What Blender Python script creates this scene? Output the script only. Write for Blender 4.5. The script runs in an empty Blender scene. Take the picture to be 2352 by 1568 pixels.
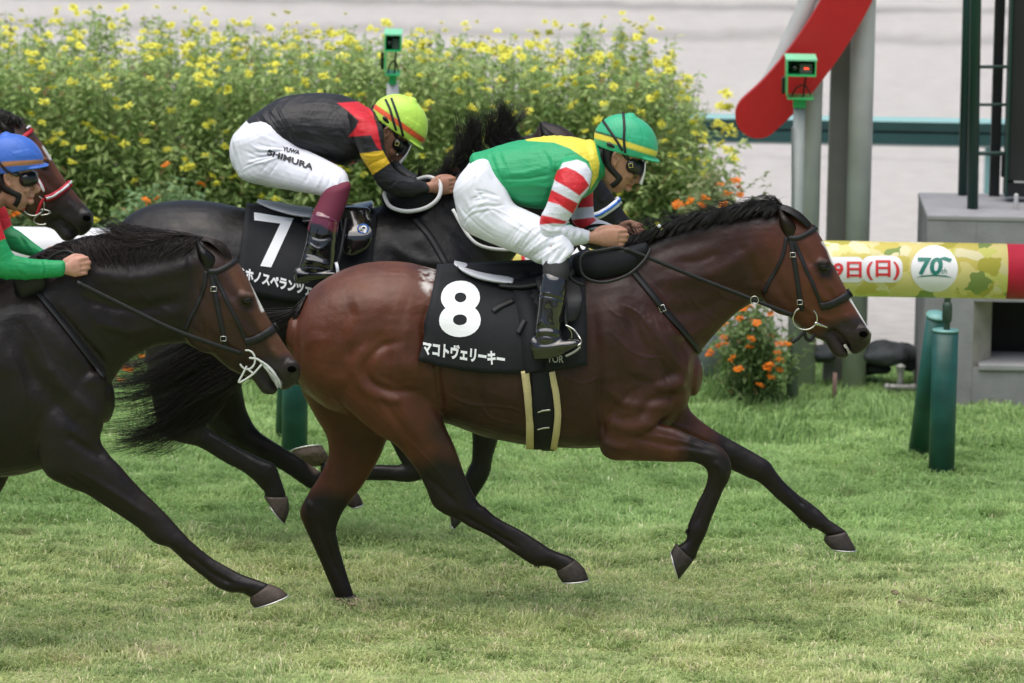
import bpy, bmesh, math, random
import numpy as np
from mathutils import Vector, Matrix
from mathutils.bvhtree import BVHTree
random.seed(7)
RNG = np.random.default_rng(11)
sc = bpy.context.scene
COL = sc.collection

# ------------------------------------------------------------------ camera, world, sun
W0, H0 = 2352.0, 1568.0            # pixel frame used for all traced outlines
FPX = 14000.0
PITCH = math.radians(10.0)
ROLL = math.radians(1.0)
CD = 25.0
_F = np.array([0, math.cos(PITCH), -math.sin(PITCH)])
_R0 = np.array([1.0, 0, 0]); _U0 = np.array([0, math.sin(PITCH), math.cos(PITCH)])
_R = math.cos(ROLL)*_R0 + math.sin(ROLL)*_U0
_U = -math.sin(ROLL)*_R0 + math.cos(ROLL)*_U0
def _dir(px, py):
    px = np.asarray(px, float); py = np.asarray(py, float)
    return _F + ((px-W0/2)/FPX)[..., None]*_R + ((H0/2-py)/FPX)[..., None]*_U
_d = _dir(790, 1380)
CAMH = float(-(0.15+CD)/_d[1]*_d[2])
CAM = np.array([0, -CD, CAMH])
def P(px, py, Y=0.0):
    d = _dir(px, py)
    t = (np.asarray(Y, float)+CD)/d[..., 1]
    return CAM + t[..., None]*d
def G(px, py, z=0.0):               # point on the ground under a pixel
    d = _dir(px, py); t = (z-CAMH)/d[..., 2]
    return CAM + t[..., None]*d
def proj(v):
    q = np.asarray(v)-CAM
    f = q@_F
    return W0/2 + FPX*(q@_R)/f, H0/2 - FPX*(q@_U)/f
def ppm(Y): return FPX/(CD+Y)       # pixels per metre

cd = bpy.data.cameras.new('camera'); cam = bpy.data.objects.new('camera', cd); COL.objects.link(cam)
cd.sensor_width = 36.0; cd.lens = 36.0*FPX/W0; cd.clip_start = 1; cd.clip_end = 900
M = Matrix(((_R[0], _U[0], -_F[0], CAM[0]), (_R[1], _U[1], -_F[1], CAM[1]), (_R[2], _U[2], -_F[2], CAM[2]), (0, 0, 0, 1)))
cam.matrix_world = M
cd.dof.use_dof = True; cd.dof.focus_distance = 25.3; cd.dof.aperture_fstop = 3.3
sc.camera = cam
w = bpy.data.worlds.new("World"); sc.world = w; w.use_nodes = True
nt = w.node_tree; bg = nt.nodes['Background']
sky = nt.nodes.new('ShaderNodeTexSky'); sky.sky_type = 'NISHITA'; sky.sun_disc = False
SUN_EL, SUN_ROT = math.radians(76), math.radians(215)
sky.sun_elevation = SUN_EL; sky.sun_rotation = SUN_ROT; sky.air_density = 1.0; sky.dust_density = 4.0; sky.ozone_density = 1.0
nt.links.new(sky.outputs[0], bg.inputs[0]); bg.inputs[1].default_value = 0.092
sl = bpy.data.lights.new('sun', 'SUN'); so = bpy.data.objects.new('sun', sl); COL.objects.link(so)
sl.energy = 2.8; sl.angle = math.radians(85); sl.color = (1.0, 0.975, 0.94)
sdir = Vector((math.sin(SUN_ROT)*math.cos(SUN_EL), math.cos(SUN_ROT)*math.cos(SUN_EL), math.sin(SUN_EL)))
so.rotation_euler = sdir.to_track_quat('Z', 'Y').to_euler()
sc.view_settings.view_transform = 'Standard'; sc.view_settings.look = 'None'
sc.view_settings.exposure = 0.38; sc.view_settings.gamma = 1.0
sc.cycles.max_bounces = 8; sc.cycles.transparent_max_bounces = 8
sc.cycles.use_denoising = True

# ------------------------------------------------------------------ materials
MATS = {}
def mat(name, col=(.5, .5, .5), rough=.6, spec=.5, metal=0, attr=False, var=0.0, vscale=20, bump=0.0, bscale=200,
        coat=0, sheen=0, rvar=0, bstretch=None, subs=0, emit=None, sheen_tint=None, croug=.1):
    if name in MATS: return MATS[name]
    m = bpy.data.materials.new(name); m.use_nodes = True; n = m.node_tree; b = n.nodes['Principled BSDF']
    b.inputs['Roughness'].default_value = rough; b.inputs['Specular IOR Level'].default_value = spec
    b.inputs['Metallic'].default_value = metal; b.inputs['Coat Weight'].default_value = coat
    b.inputs['Coat Roughness'].default_value = croug
    b.inputs['Sheen Weight'].default_value = sheen
    if subs: b.inputs['Subsurface Weight'].default_value = subs; b.inputs['Subsurface Scale'].default_value = .01
    if emit: b.inputs['Emission Color'].default_value = (*emit[:3], 1); b.inputs['Emission Strength'].default_value = emit[3]
    tc = n.nodes.new('ShaderNodeTexCoord')
    src = None
    if attr:
        a = n.nodes.new('ShaderNodeAttribute'); a.attribute_name = 'Col'; src = a.outputs['Color']
    if var > 0:
        t = n.nodes.new('ShaderNodeTexNoise'); t.inputs['Scale'].default_value = vscale; t.inputs['Detail'].default_value = 5
        n.links.new(tc.outputs['Object'], t.inputs['Vector'])
        mr = n.nodes.new('ShaderNodeMapRange'); mr.inputs[1].default_value = .3; mr.inputs[2].default_value = .7
        mr.inputs[3].default_value = 1-var; mr.inputs[4].default_value = 1+var
        n.links.new(t.outputs['Fac'], mr.inputs[0])
        mx = n.nodes.new('ShaderNodeMix'); mx.data_type = 'RGBA'; mx.blend_type = 'MULTIPLY'; mx.inputs[0].default_value = 1
        if src is None: mx.inputs[6].default_value = (*col, 1)
        else: n.links.new(src, mx.inputs[6])
        cb = n.nodes.new('ShaderNodeCombineXYZ')
        for i in range(3): n.links.new(mr.outputs[0], cb.inputs[i])
        n.links.new(cb.outputs[0], mx.inputs[7]); src = mx.outputs[2]
    if rvar:
        t = n.nodes.new('ShaderNodeTexNoise'); t.inputs['Scale'].default_value = 6; t.inputs['Detail'].default_value = 7; t.inputs['Roughness'].default_value = .65; n.links.new(tc.outputs['Object'], t.inputs['Vector'])
        mr = n.nodes.new('ShaderNodeMapRange'); mr.inputs[1].default_value = .35; mr.inputs[2].default_value = .65; mr.inputs[3].default_value = rough-rvar; mr.inputs[4].default_value = rough+rvar
        n.links.new(t.outputs['Fac'], mr.inputs[0]); n.links.new(mr.outputs[0], b.inputs['Roughness'])
    if src is None: b.inputs['Base Color'].default_value = (*col, 1)
    else: n.links.new(src, b.inputs['Base Color'])
    if bump > 0:
        t = n.nodes.new('ShaderNodeTexNoise'); t.inputs['Scale'].default_value = bscale; t.inputs['Detail'].default_value = 4
        mp = n.nodes.new('ShaderNodeMapping')
        if bstretch: mp.inputs['Scale'].default_value = bstretch
        n.links.new(tc.outputs['Object'], mp.inputs[0]); n.links.new(mp.outputs[0], t.inputs['Vector'])
        bp = n.nodes.new('ShaderNodeBump'); bp.inputs['Strength'].default_value = 1; bp.inputs['Distance'].default_value = bump
        n.links.new(t.outputs['Fac'], bp.inputs['Height']); n.links.new(bp.outputs[0], b.inputs['Normal'])
    MATS[name] = m
    return m

# ------------------------------------------------------------------ object helpers
def thing(name, label, cat, loc=(0, 0, 0), group=None):
    o = bpy.data.objects.new(name, None); COL.objects.link(o); o.location = loc; o.empty_display_size = .1
    o['label'] = label; o['category'] = cat
    if group: o['group'] = group
    return o
def tag(o, label, cat=None, group=None, kind=None):
    o['label'] = label
    if cat: o['category'] = cat
    if group: o['group'] = group
    if kind: o['kind'] = kind
    return o
def mk(name, v, f, m, parent=None, smooth=True, col=None, solid=0):
    v = np.asarray(v, float)
    if parent is not None:
        off = np.array(worldloc(parent)); v = v-off
    me = bpy.data.meshes.new(name); me.from_pydata(v.tolist(), [], [list(map(int, q)) for q in f])
    if smooth: me.polygons.foreach_set('use_smooth', [True]*len(me.polygons))
    if col is not None: setcol(me, col)
    if m: me.materials.append(m)
    me.update()
    o = bpy.data.objects.new(name, me); COL.objects.link(o)
    if parent is not None: o.parent = parent
    if solid:
        s = o.modifiers.new('s', 'SOLIDIFY'); s.thickness = solid; s.offset = 1 if solid > 0 else -1
    return o
def setcol(me, col):
    a = me.color_attributes.new('Col', 'FLOAT_COLOR', 'POINT')
    c = np.ones((len(me.vertices), 4)); c[:, :3] = col
    a.data.foreach_set('color', c.ravel())
def worldloc(o):
    l = Vector((0, 0, 0))
    while o is not None: l = l+o.location; o = o.parent
    return l
def cat(parts):
    V, F, k = [], [], 0
    for v, f in parts:
        V.append(np.asarray(v, float)); F += [tuple(i+k for i in q) for q in f]; k += len(v)
    return np.vstack(V), F
def crom(p, sub, closed=False):
    p = np.asarray(p, float); n = len(p); out = []
    if n < 3:
        return np.array([p[0]+(p[-1]-p[0])*t for t in np.linspace(0, 1, sub+1)])
    for i in range(n-1):
        a, b, c, d = p[max(i-1, 0)], p[i], p[i+1], p[min(i+2, n-1)]
        for s in range(sub):
            t = s/sub
            out.append(.5*((2*b)+(-a+c)*t+(2*a-5*b+4*c-d)*t*t+(-a+3*b-3*c+d)*t**3))
    out.append(p[-1]); return np.array(out)
def loft(rings, caps=True):
    n = len(rings[0]); V = np.vstack(rings); F = []
    for i in range(len(rings)-1):
        for j in range(n):
            a, b = i*n+j, i*n+(j+1) % n
            F.append((a, b, b+n, a+n))
    if caps:
        F.append(tuple(range(n-1, -1, -1))); F.append(tuple((len(rings)-1)*n+j for j in range(n)))
    return V, F
def etube(secs, sub=4, n=28, dome=(.6, .6), pw=2.0, grow=0.0):
    """side-view limb: each section = (x1,y1,x2,y2,Y,w); grow in metres"""
    s = crom(np.array(secs, float), sub)
    c = P((s[:, 0]+s[:, 2])/2, (s[:, 1]+s[:, 3])/2, s[:, 4]); e = P(s[:, 0], s[:, 1], s[:, 4])
    a = e-c; al = np.linalg.norm(a, axis=1, keepdims=True); a = a/al*(al+grow); w = np.maximum(s[:, 5]+grow, .004)
    if dome[0]:
        pass
    th = np.linspace(0, 2*np.pi, n, endpoint=False)
    ct, st = np.cos(th), np.sin(th)
    ct = np.sign(ct)*np.abs(ct)**(2/pw); st = np.sign(st)*np.abs(st)**(2/pw)
    rings = []
    def ring(cc, aa, ww, k=1.0):
        return cc+k*(ct[:, None]*aa + st[:, None]*np.array([0, ww, 0]))
    def domer(i, d, amt):
        r = min(np.linalg.norm(a[i]), w[i])*amt
        return [ring(c[i]+d*r*math.sin(q), a[i], w[i], math.cos(q)) for q in np.linspace(0, 1.45, 5)[1:]]
    d0 = c[0]-c[1]; d0 /= np.linalg.norm(d0); d1 = c[-1]-c[-2]; d1 /= np.linalg.norm(d1)
    if dome[0]: rings += domer(0, d0, dome[0])[::-1]
    rings += [ring(c[i], a[i], w[i]) for i in range(len(s))]
    if dome[1]: rings += domer(len(s)-1, d1, dome[1])
    return loft(rings)
def ctube(pts, rad, n=10, sub=4, closed=False, flat=1.0, updir=None, dome=True):
    """round tube through 3D points"""
    pts = np.asarray(pts, float)
    rad = np.full(len(pts), rad) if np.isscalar(rad) else np.asarray(rad, float)
    s = np.hstack([pts, rad[:, None]])
    if closed: s = np.vstack([s, s[:1]])
    if sub > 1 and len(s) > 2: s = crom(s, sub)
    p, r = s[:, :3], np.maximum(s[:, 3], .0003)
    if closed: p, r = p[:-1], r[:-1]
    t = np.gradient(p, axis=0)
    if closed: t = np.roll(p, -1, 0)-np.roll(p, 1, 0)
    t /= (np.linalg.norm(t, axis=1, keepdims=True)+1e-12)
    up = np.array(updir if updir is not None else [0, 1, 0], float)
    if abs(t[0]@up) > .95: up = np.array([1.0, 0, 0])
    u = up-t[0]*(t[0]@up); u /= np.linalg.norm(u)
    th = np.linspace(0, 2*np.pi, n, endpoint=False); rings = []
    for i in range(len(p)):
        u = u-t[i]*(t[i]@u); u /= np.linalg.norm(u); b = np.cross(t[i], u)
        rings.append(p[i]+r[i]*(np.cos(th)[:, None]*u*flat+np.sin(th)[:, None]*b))
    if closed:
        rings.append(rings[0]); V, F = loft(rings[:-1], caps=False)
        N = len(rings)-1
        for j in range(n):
            F.append(((N-1)*n+j, (N-1)*n+(j+1) % n, (j+1) % n, j))
        return V, F
    if dome:
        def dm(i, d): return [p[i]+d*r[i]*math.sin(q)+(rings_[i]-p[i])*math.cos(q) for q in (.5, 1.0, 1.4)]
        rings_ = list(rings)
        rings = dm(0, -t[0])[::-1]+rings_+dm(len(p)-1, t[-1])
    return loft(rings)
def ball(c, r, n=16, m=10):
    c = np.asarray(c, float); r = np.array([r]*3 if np.isscalar(r) else r, float)
    rings = []
    for q in np.linspace(-np.pi/2+.05, np.pi/2-.05, m):
        th = np.linspace(0, 2*np.pi, n, endpoint=False)
        rings.append(c+r*np.c_[np.cos(q)*np.cos(th), np.cos(q)*np.sin(th), np.full(n, np.sin(q))])
    return loft(rings)
def box(x0, x1, y0, y1, z0, z1):
    v = [(x, y, z) for x in (x0, x1) for y in (y0, y1) for z in (z0, z1)]
    return np.array(v, float), [(0, 1, 3, 2), (4, 6, 7, 5), (0, 4, 5, 1), (2, 3, 7, 6), (0, 2, 6, 4), (1, 5, 7, 3)]
def bevel(o, wd=.005, seg=2):
    b = o.modifiers.new('b', 'BEVEL'); b.width = wd; b.segments = seg; b.limit_method = 'ANGLE'; return o
def taubin(v, f, it=10, lam=.5, mu=-.52):
    e = set()
    fa = np.array([q for q in f if len(q) == 4]); E = np.vstack([fa[:, [0, 1]], fa[:, [1, 2]], fa[:, [2, 3]], fa[:, [3, 0]]])
    ft = [q for q in f if len(q) == 3]
    if ft:
        ft = np.array(ft); E = np.vstack([E, ft[:, [0, 1]], ft[:, [1, 2]], ft[:, [2, 0]]])
    E = np.unique(np.sort(E, axis=1), axis=0); n = len(v)
    deg = np.bincount(E.ravel(), minlength=n)[:, None]; deg = np.maximum(deg, 1)
    for k in range(it):
        for s in (lam, mu):
            if s == 0: continue
            A = np.zeros_like(v)
            for ax in range(3):
                A[:, ax] = np.bincount(E[:, 0], v[E[:, 1], ax], n)+np.bincount(E[:, 1], v[E[:, 0], ax], n)
            v = v+s*(A/deg-v)
    return v
def remesh(parts, voxel=.007, it=8, lam=.5, mu=-.5):
    V, F = cat(parts)
    me = bpy.data.meshes.new('tmp'); me.from_pydata(V.tolist(), [], F)
    bm = bmesh.new(); bm.from_mesh(me); bmesh.ops.recalc_face_normals(bm, faces=bm.faces); bm.to_mesh(me); bm.free()
    o = bpy.data.objects.new('tmp', me); COL.objects.link(o)
    r = o.modifiers.new('r', 'REMESH'); r.mode = 'VOXEL'; r.voxel_size = voxel
    dg = bpy.context.evaluated_depsgraph_get(); ev = o.evaluated_get(dg); m2 = bpy.data.meshes.new_from_object(ev)
    v = np.zeros(len(m2.vertices)*3); m2.vertices.foreach_get('co', v); v = v.reshape(-1, 3)
    f = [tuple(p.vertices) for p in m2.polygons]
    bpy.data.objects.remove(o); bpy.data.meshes.remove(me); bpy.data.meshes.remove(m2)
    return taubin(v, f, it, lam, mu), f
def normals(v, f):
    n = np.zeros_like(v); q = np.array([p for p in f if len(p) == 4])
    c = np.cross(v[q[:, 2]]-v[q[:, 0]], v[q[:, 3]]-v[q[:, 1]])
    for k in range(4): np.add.at(n, q[:, k], c)
    return n/(np.linalg.norm(n, axis=1, keepdims=True)+1e-12)
def dpoly(px, py, line):
    """distance in px to a polyline, and parameter 0..1 along it"""
    L = np.asarray(line, float); best = np.full(len(px), 1e9); bt = np.zeros(len(px))
    tot = np.r_[0, np.cumsum(np.linalg.norm(np.diff(L, axis=0), axis=1))]
    for i in range(len(L)-1):
        a, b = L[i], L[i+1]; ab = b-a; q = ab@ab+1e-9
        t = np.clip(((px-a[0])*ab[0]+(py-a[1])*ab[1])/q, 0, 1)
        d = np.hypot(px-a[0]-t*ab[0], py-a[1]-t*ab[1]); k = d < best
        best[k] = d[k]; bt[k] = (tot[i]+t[k]*math.sqrt(q))/max(tot[-1], 1e-6)
    return best, bt
def sculpt(v, f, strokes, Yc, both=True):
    """strokes: (polyline, width px, height mm[, taper][, (Ymin,Ymax)])  + is out, - is a groove"""
    n = normals(v, f); vm = v.copy(); far = v[:, 1] > Yc; vm[far, 1] = 2*Yc-vm[far, 1]
    px, py = proj(vm if both else v)
    w = np.clip((np.abs(n[:, 1])-.05)/.5, 0, 1) if both else np.clip((-n[:, 1]-.05)/.5, 0, 1)
    disp = np.zeros(len(v))
    for s in strokes:
        line, wd, amp = s[0], s[1], s[2]
        if len(line) > 2: line = crom(np.array(line, float), 4)
        L = np.asarray(line)
        k = (px > L[:, 0].min()-3*wd) & (px < L[:, 0].max()+3*wd) & (py > L[:, 1].min()-3*wd) & (py < L[:, 1].max()+3*wd)
        if len(s) > 3 and s[3] is not None: k &= (v[:, 1] > s[3][0]) & (v[:, 1] < s[3][1])
        k = np.where(k)[0]
        if len(k) == 0: continue
        d, t = dpoly(px[k], py[k], L)
        tp = np.clip(np.minimum(t, 1-t)*5+.25, 0, 1) if len(line) > 1 and np.ptp(L, axis=0).max() > 1 else 1
        disp[k] += amp*.001*np.exp(-(d/wd)**2)*tp
    return v+n*(disp*w)[:, None]
def inpoly(px, py, poly):
    poly = np.asarray(poly, float); r = np.zeros(len(px), bool); j = len(poly)-1
    for i in range(len(poly)):
        xi, yi = poly[i]; xj, yj = poly[j]
        c = ((yi > py) != (yj > py)) & (px < (xj-xi)*(py-yi)/(yj-yi+1e-12)+xi); r ^= c; j = i
    return r
def softpoly(px, py, poly, soft):
    ins = inpoly(px, py, poly); L = list(poly)+[poly[0]]; d, _ = dpoly(px, py, L)
    return np.clip(.5+np.where(ins, d, -d)/(2*soft), 0, 1)
_Q = np.linalg.qr(np.random.default_rng(5).normal(size=(3, 3)))[0]; _Q2 = np.linalg.qr(np.random.default_rng(6).normal(size=(3, 3)))[0]
def vnoise(v, s, seed=0):
    """smooth noise on points: two turned lattices averaged"""
    v = np.asarray(v, float); a, b = (_Q, _Q2) if v.shape[1] == 3 else (_Q2[:2, :2]*1.3, _Q[:2, :2]*1.3)
    if v.shape[1] == 2:
        a, b = (np.array([[math.cos(t), -math.sin(t)], [math.sin(t), math.cos(t)]]) for t in (.6, 1.9))
    return np.clip(.5+((vnoise0(v@a, s, seed)-.5)+(vnoise0(v@b+7.3, s*1.13, seed+500)-.5))*.75, 0, 1)
def vnoise0(v, s, seed=0):
    r = np.random.default_rng(seed).random(4096); q = np.asarray(v)*s; i = np.floor(q).astype(int); f = q-i; f = f*f*(3-2*f); out = 0
    D = q.shape[1]
    for c in range(2**D):
        h = np.zeros(len(q), int); wt = np.ones(len(q))
        for k in range(D):
            b = (c >> k) & 1; h = h*57+(i[:, k]+b)*(131+k*17); wt = wt*np.where(b, f[:, k], 1-f[:, k])
        out = out+wt*r[(h*2654435761 >> 7) % 4096]
    return out
def bvh_of(v, f): return BVHTree.FromPolygons([tuple(x) for x in v], [tuple(q) for q in f])
def drape(bvh, px, py, off=.004, Yd=None):
    d = Vector(_dir(px, py)); o = Vector(CAM)
    h = bvh.ray_cast(o+d*18, d.normalized())
    if h[0] is None: return None
    return np.array(h[0])-d.normalized()*off if False else np.array(h[0]+h[1]*off*(1 if h[1].dot(d) < 0 else -1))
def strap(name, line, wd, bvh, m, parent, off=.004, th=.003, mirror=None, sub=5, Yd=0.0):
    """ribbon lying on a surface; wd in px"""
    L = crom(np.array(line, float), sub) if len(line) > 2 else crom(np.array(line, float), 8)
    t = np.gradient(L, axis=0); t /= np.linalg.norm(t, axis=1, keepdims=True); nn = np.c_[-t[:, 1], t[:, 0]]
    A, lastY = [], None
    for s in (-.5, 0, .5):
        for i, q in enumerate(L):
            x, y = q+nn[i]*wd*s; h = drape(bvh, x, y, off)
            A.append(h)
    n = len(L); ok = [a for a in A if a is not None]
    y0 = np.mean([a[1] for a in ok]) if ok else Yd
    for k in range(len(A)):
        if A[k] is None:
            i = k % n; x, y = L[i]+nn[i]*wd*(-.5, 0, .5)[k//n]
            near = [(abs((j % n)-i)+.1*abs(j//n-k//n), A[j][1]) for j in range(len(A)) if A[j] is not None and j != k and not isinstance(A[j], tuple)]
            yy = min(near)[1] if near else Yd
            A[k] = ('x', P(x, y, yy))
    A = np.array([a[1] if isinstance(a, tuple) else a for a in A])
    F = [(r*n+i, r*n+i+1, (r+1)*n+i+1, (r+1)*n+i) for r in range(2) for i in range(n-1)]
    o = mk(name, A, F, m, parent); s = o.modifiers.new('s', 'SOLIDIFY'); s.thickness = th; s.offset = 0
    if mirror is not None:
        B = A.copy(); B[:, 1] = 2*mirror-B[:, 1]
        b = mk(name, B, [q[::-1] for q in F], m, parent); s = b.modifiers.new('s', 'SOLIDIFY'); s.thickness = th; s.offset = 0
    return o
def ribbon(name, pts, wd, m, parent, th=.003, sub=6):
    """free strap in the air through (px,py,Y), wd px"""
    L = crom(np.array(pts, float), sub); t = np.gradient(L[:, :2], axis=0); t /= np.linalg.norm(t, axis=1, keepdims=True)
    a = P(L[:, 0]-t[:, 1]*wd/2, L[:, 1]+t[:, 0]*wd/2, L[:, 2]); b = P(L[:, 0]+t[:, 1]*wd/2, L[:, 1]-t[:, 0]*wd/2, L[:, 2])
    n = len(L); o = mk(name, np.vstack([a, b]), [(i, i+1, n+i+1, n+i) for i in range(n-1)], m, parent)
    s = o.modifiers.new('s', 'SOLIDIFY'); s.thickness = th; s.offset = 0
    return o
def ringtube(px, py, Y, rx, ry, r, tilt=0, a0=0, a1=360, n=28):
    a = np.radians(np.linspace(a0, a1, n, endpoint=(a1-a0 < 360))); c, s = math.cos(math.radians(tilt)), math.sin(math.radians(tilt))
    x, y = rx*np.cos(a), ry*np.sin(a); p = P(px+x*c-y*s, py+x*s+y*c, np.full(len(a), Y))
    return ctube(p, r, n=8, sub=1, closed=(a1-a0 >= 360))
def hair(name, guides, n, m, parent, rad=.0011, seg=9, wav=3.0, seed=1, col=None, spread=0.0, ys=.02, lenvar=.3, clump=0):
    """guides: polylines [(px,py,Y)...] with equal point counts; strands fill the sheet between them"""
    r = np.random.default_rng(seed); Gd = [crom(np.array(g, float), 6) for g in guides]
    mlen = min(len(g) for g in Gd)
    Gd = np.array([g[np.linspace(0, len(g)-1, 24).round().astype(int)] for g in Gd]); VV, FF, k = [], [], 0; CC = []
    th = np.array([0, 2.094, 4.188])
    CU = r.random(max(clump, 1))*(len(Gd)-1); CP = r.random(max(clump, 1))*6.28; CA = r.random(max(clump, 1)); CO = r.normal(0, 1, (max(clump, 1), 2))
    for s in range(n):
        u = r.random()*(len(Gd)-1); cid = -1
        if clump and r.random() < .85: cid = r.integers(clump); u = np.clip(CU[cid]+r.normal(0, .05), 0, len(Gd)-1.001)
        i = min(int(u), len(Gd)-2); t = u-i
        g = Gd[i]*(1-t)+Gd[i+1]*t
        ln = 1-lenvar*(r.random()**1.5 if cid < 0 else np.clip(CA[(cid*7) % len(CA)]*.8+r.normal(0, .1), 0, 1)); idx = np.linspace(0, 23*ln, seg); a = np.floor(idx).astype(int); b = np.minimum(a+1, 23); fr = (idx-a)[:, None]
        q = g[a]*(1-fr)+g[b]*fr; tt = np.linspace(0, 1, seg)
        ph = r.random()*6.28; am = wav*(.3+r.random())
        if cid >= 0: ph = CP[cid]+r.normal(0, .12); am = wav*(.4+CA[cid])
        off = np.c_[np.sin(ph+tt*(3+3*r.random()))*am*tt, np.cos(ph*1.7+tt*(3+4*r.random()))*am*tt, (r.random()-.5)*2*ys+np.sin(ph+tt*4)*.01*tt]
        off[:, :2] += (r.normal(0, spread, 2) if cid < 0 else CO[cid]*spread+r.normal(0, spread*.18, 2))*tt[:, None]
        q = q+off; p = P(q[:, 0], q[:, 1], q[:, 2]); rr = rad*(1-.75*tt**1.5)*(0.7+.6*r.random())
        d = np.gradient(p, axis=0); d /= np.linalg.norm(d, axis=1, keepdims=True)+1e-9
        u1 = np.cross(d, [0, 1, 0]); u1 /= np.linalg.norm(u1, axis=1, keepdims=True)+1e-9; u2 = np.cross(d, u1)
        ring = p[:, None, :]+rr[:, None, None]*(np.cos(th)[None, :, None]*u1[:, None, :]+np.sin(th)[None, :, None]*u2[:, None, :])
        VV.append(ring.reshape(-1, 3)); c = (.6+.8*r.random()); CC.append(np.full(seg*3, c))
        for j in range(seg-1):
            for e in range(3): FF.append((k+j*3+e, k+j*3+(e+1) % 3, k+(j+1)*3+(e+1) % 3, k+(j+1)*3+e))
        k += seg*3
    col = np.array(col if col is not None else (.012, .010, .009)); C = np.concatenate(CC)[:, None]*col
    return mk(name, np.vstack(VV), FF, m, parent, col=C)
def text_mesh(s, bold=0.0, seg=.06):
    """returns verts in unit box (0..1 wide, 0..1 high, bottom-up) and faces, finely split"""
    c = bpy.data.curves.new('t', 'FONT'); c.body = s; c.size = 1; c.offset = bold; c.resolution_u = 6
    o = bpy.data.objects.new('t', c); COL.objects.link(o); dg = bpy.context.evaluated_depsgraph_get()
    me = bpy.data.meshes.new_from_object(o.evaluated_get(dg)); bpy.data.objects.remove(o)
    bm = bmesh.new(); bm.from_mesh(me); bmesh.ops.remove_doubles(bm, verts=bm.verts, dist=1e-5)
    for v in bm.verts: v.co.z = 0
    bmesh.ops.triangulate(bm, faces=bm.faces)
    xs = [v.co.x for v in bm.verts]; ys = [v.co.y for v in bm.verts]; x0, x1, y0, y1 = min(xs), max(xs), min(ys), max(ys)
    for k in range(7):
        lg = [e for e in bm.edges if e.calc_length() > seg]
        if not lg: break
        bmesh.ops.subdivide_edges(bm, edges=lg, cuts=1, use_grid_fill=False); bmesh.ops.triangulate(bm, faces=bm.faces)
    v = np.array([[q.co.x, q.co.y] for q in bm.verts]); bm.verts.index_update(); f = [tuple(q.index for q in p.verts) for p in bm.faces]
    bm.free(); bpy.data.meshes.remove(me)
    v = (v-[x0, y0])/[x1-x0, y1-y0]
    return v, f, (x1-x0)/(y1-y0)
def quadmap(uv, q):
    """q: TL, TR, BR, BL px"""
    q = np.asarray(q, float); u, t = uv[:, :1], 1-uv[:, 1:]
    return (q[0]*(1-u)+q[1]*u)*(1-t)+(q[3]*(1-u)+q[2]*u)*t
def text_on(name, s, q, bvh, m, parent, off=.003, bold=0.0, seg=.08):
    v, f, _ = text_mesh(s, bold, seg); p = quadmap(v, q); out = []; ly = 0
    for x, y in p:
        h = drape(bvh, x, y, off)
        if h is None: h = P(x, y, ly)
        ly = h[1]; out.append(h)
    return mk(name, out, f, m, parent, smooth=False)
exec_marker = 0
# ------------------------------------------------------------------ shared materials
m_coat = mat('horse_coat', attr=True, rough=.43, spec=.34, rvar=.13, var=.24, vscale=8, bump=.0018, bscale=40, bstretch=(1, 1, 1))
m_hair = mat('horse_hair', attr=True, rough=.45, spec=.5)
m_hoof = mat('hoof_horn', attr=True, rough=.55, spec=.4, var=.3, vscale=60, bump=.001, bscale=90)
m_shoe = mat('shoe_metal', (.62, .62, .6), rough=.4, metal=.7, var=.2, vscale=80)
m_leather = mat('black_leather', (.011, .011, .012), rough=.5, spec=.4, bump=.0006, bscale=300)
m_steel = mat('bit_steel', (.62, .60, .55), rough=.25, metal=1)
m_patent = mat('patent_leather', (.008, .008, .009), rough=.14, spec=.7, coat=.8, croug=.05)
m_eye = mat('horse_eye', (.004, .0025, .002), rough=.16, spec=.45)
m_nostril = mat('nostril_dark', (.0022, .0018, .0018), rough=.95, spec=.02)
m_cloth = mat('black_number_cloth', (.009, .0105, .0125), rough=.7, spec=.3, var=.12, vscale=40, bump=.002, bscale=18)
m_white = mat('white_print', (.82, .84, .86), rough=.6)
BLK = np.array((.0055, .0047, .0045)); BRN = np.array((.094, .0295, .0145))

def similar(A, B, A2, B2):
    a, b, c, d = complex(*A), complex(*B), complex(*A2), complex(*B2); k = (d-c)/(b-a)
    def T(p):
        p = np.asarray(p, float); z = (p[..., 0]+1j*p[..., 1]-a)*k+c
        return np.stack([z.real, z.imag], -1)
    T.s = abs(k); T.deg = math.degrees(math.atan2(k.imag, k.real)); return T
IDT = similar((0, 0), (1, 0), (0, 0), (1, 0))
def TS(T, secs, Y, sw):
    out = []
    for s in secs:
        a = T((s[0], s[1])); b = T((s[2], s[3])); out.append((a[0], a[1], b[0], b[1], Y+s[4]*sw, s[5]*sw))
    return out
def TL(T, line): return [tuple(T(p)) for p in line]

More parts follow.
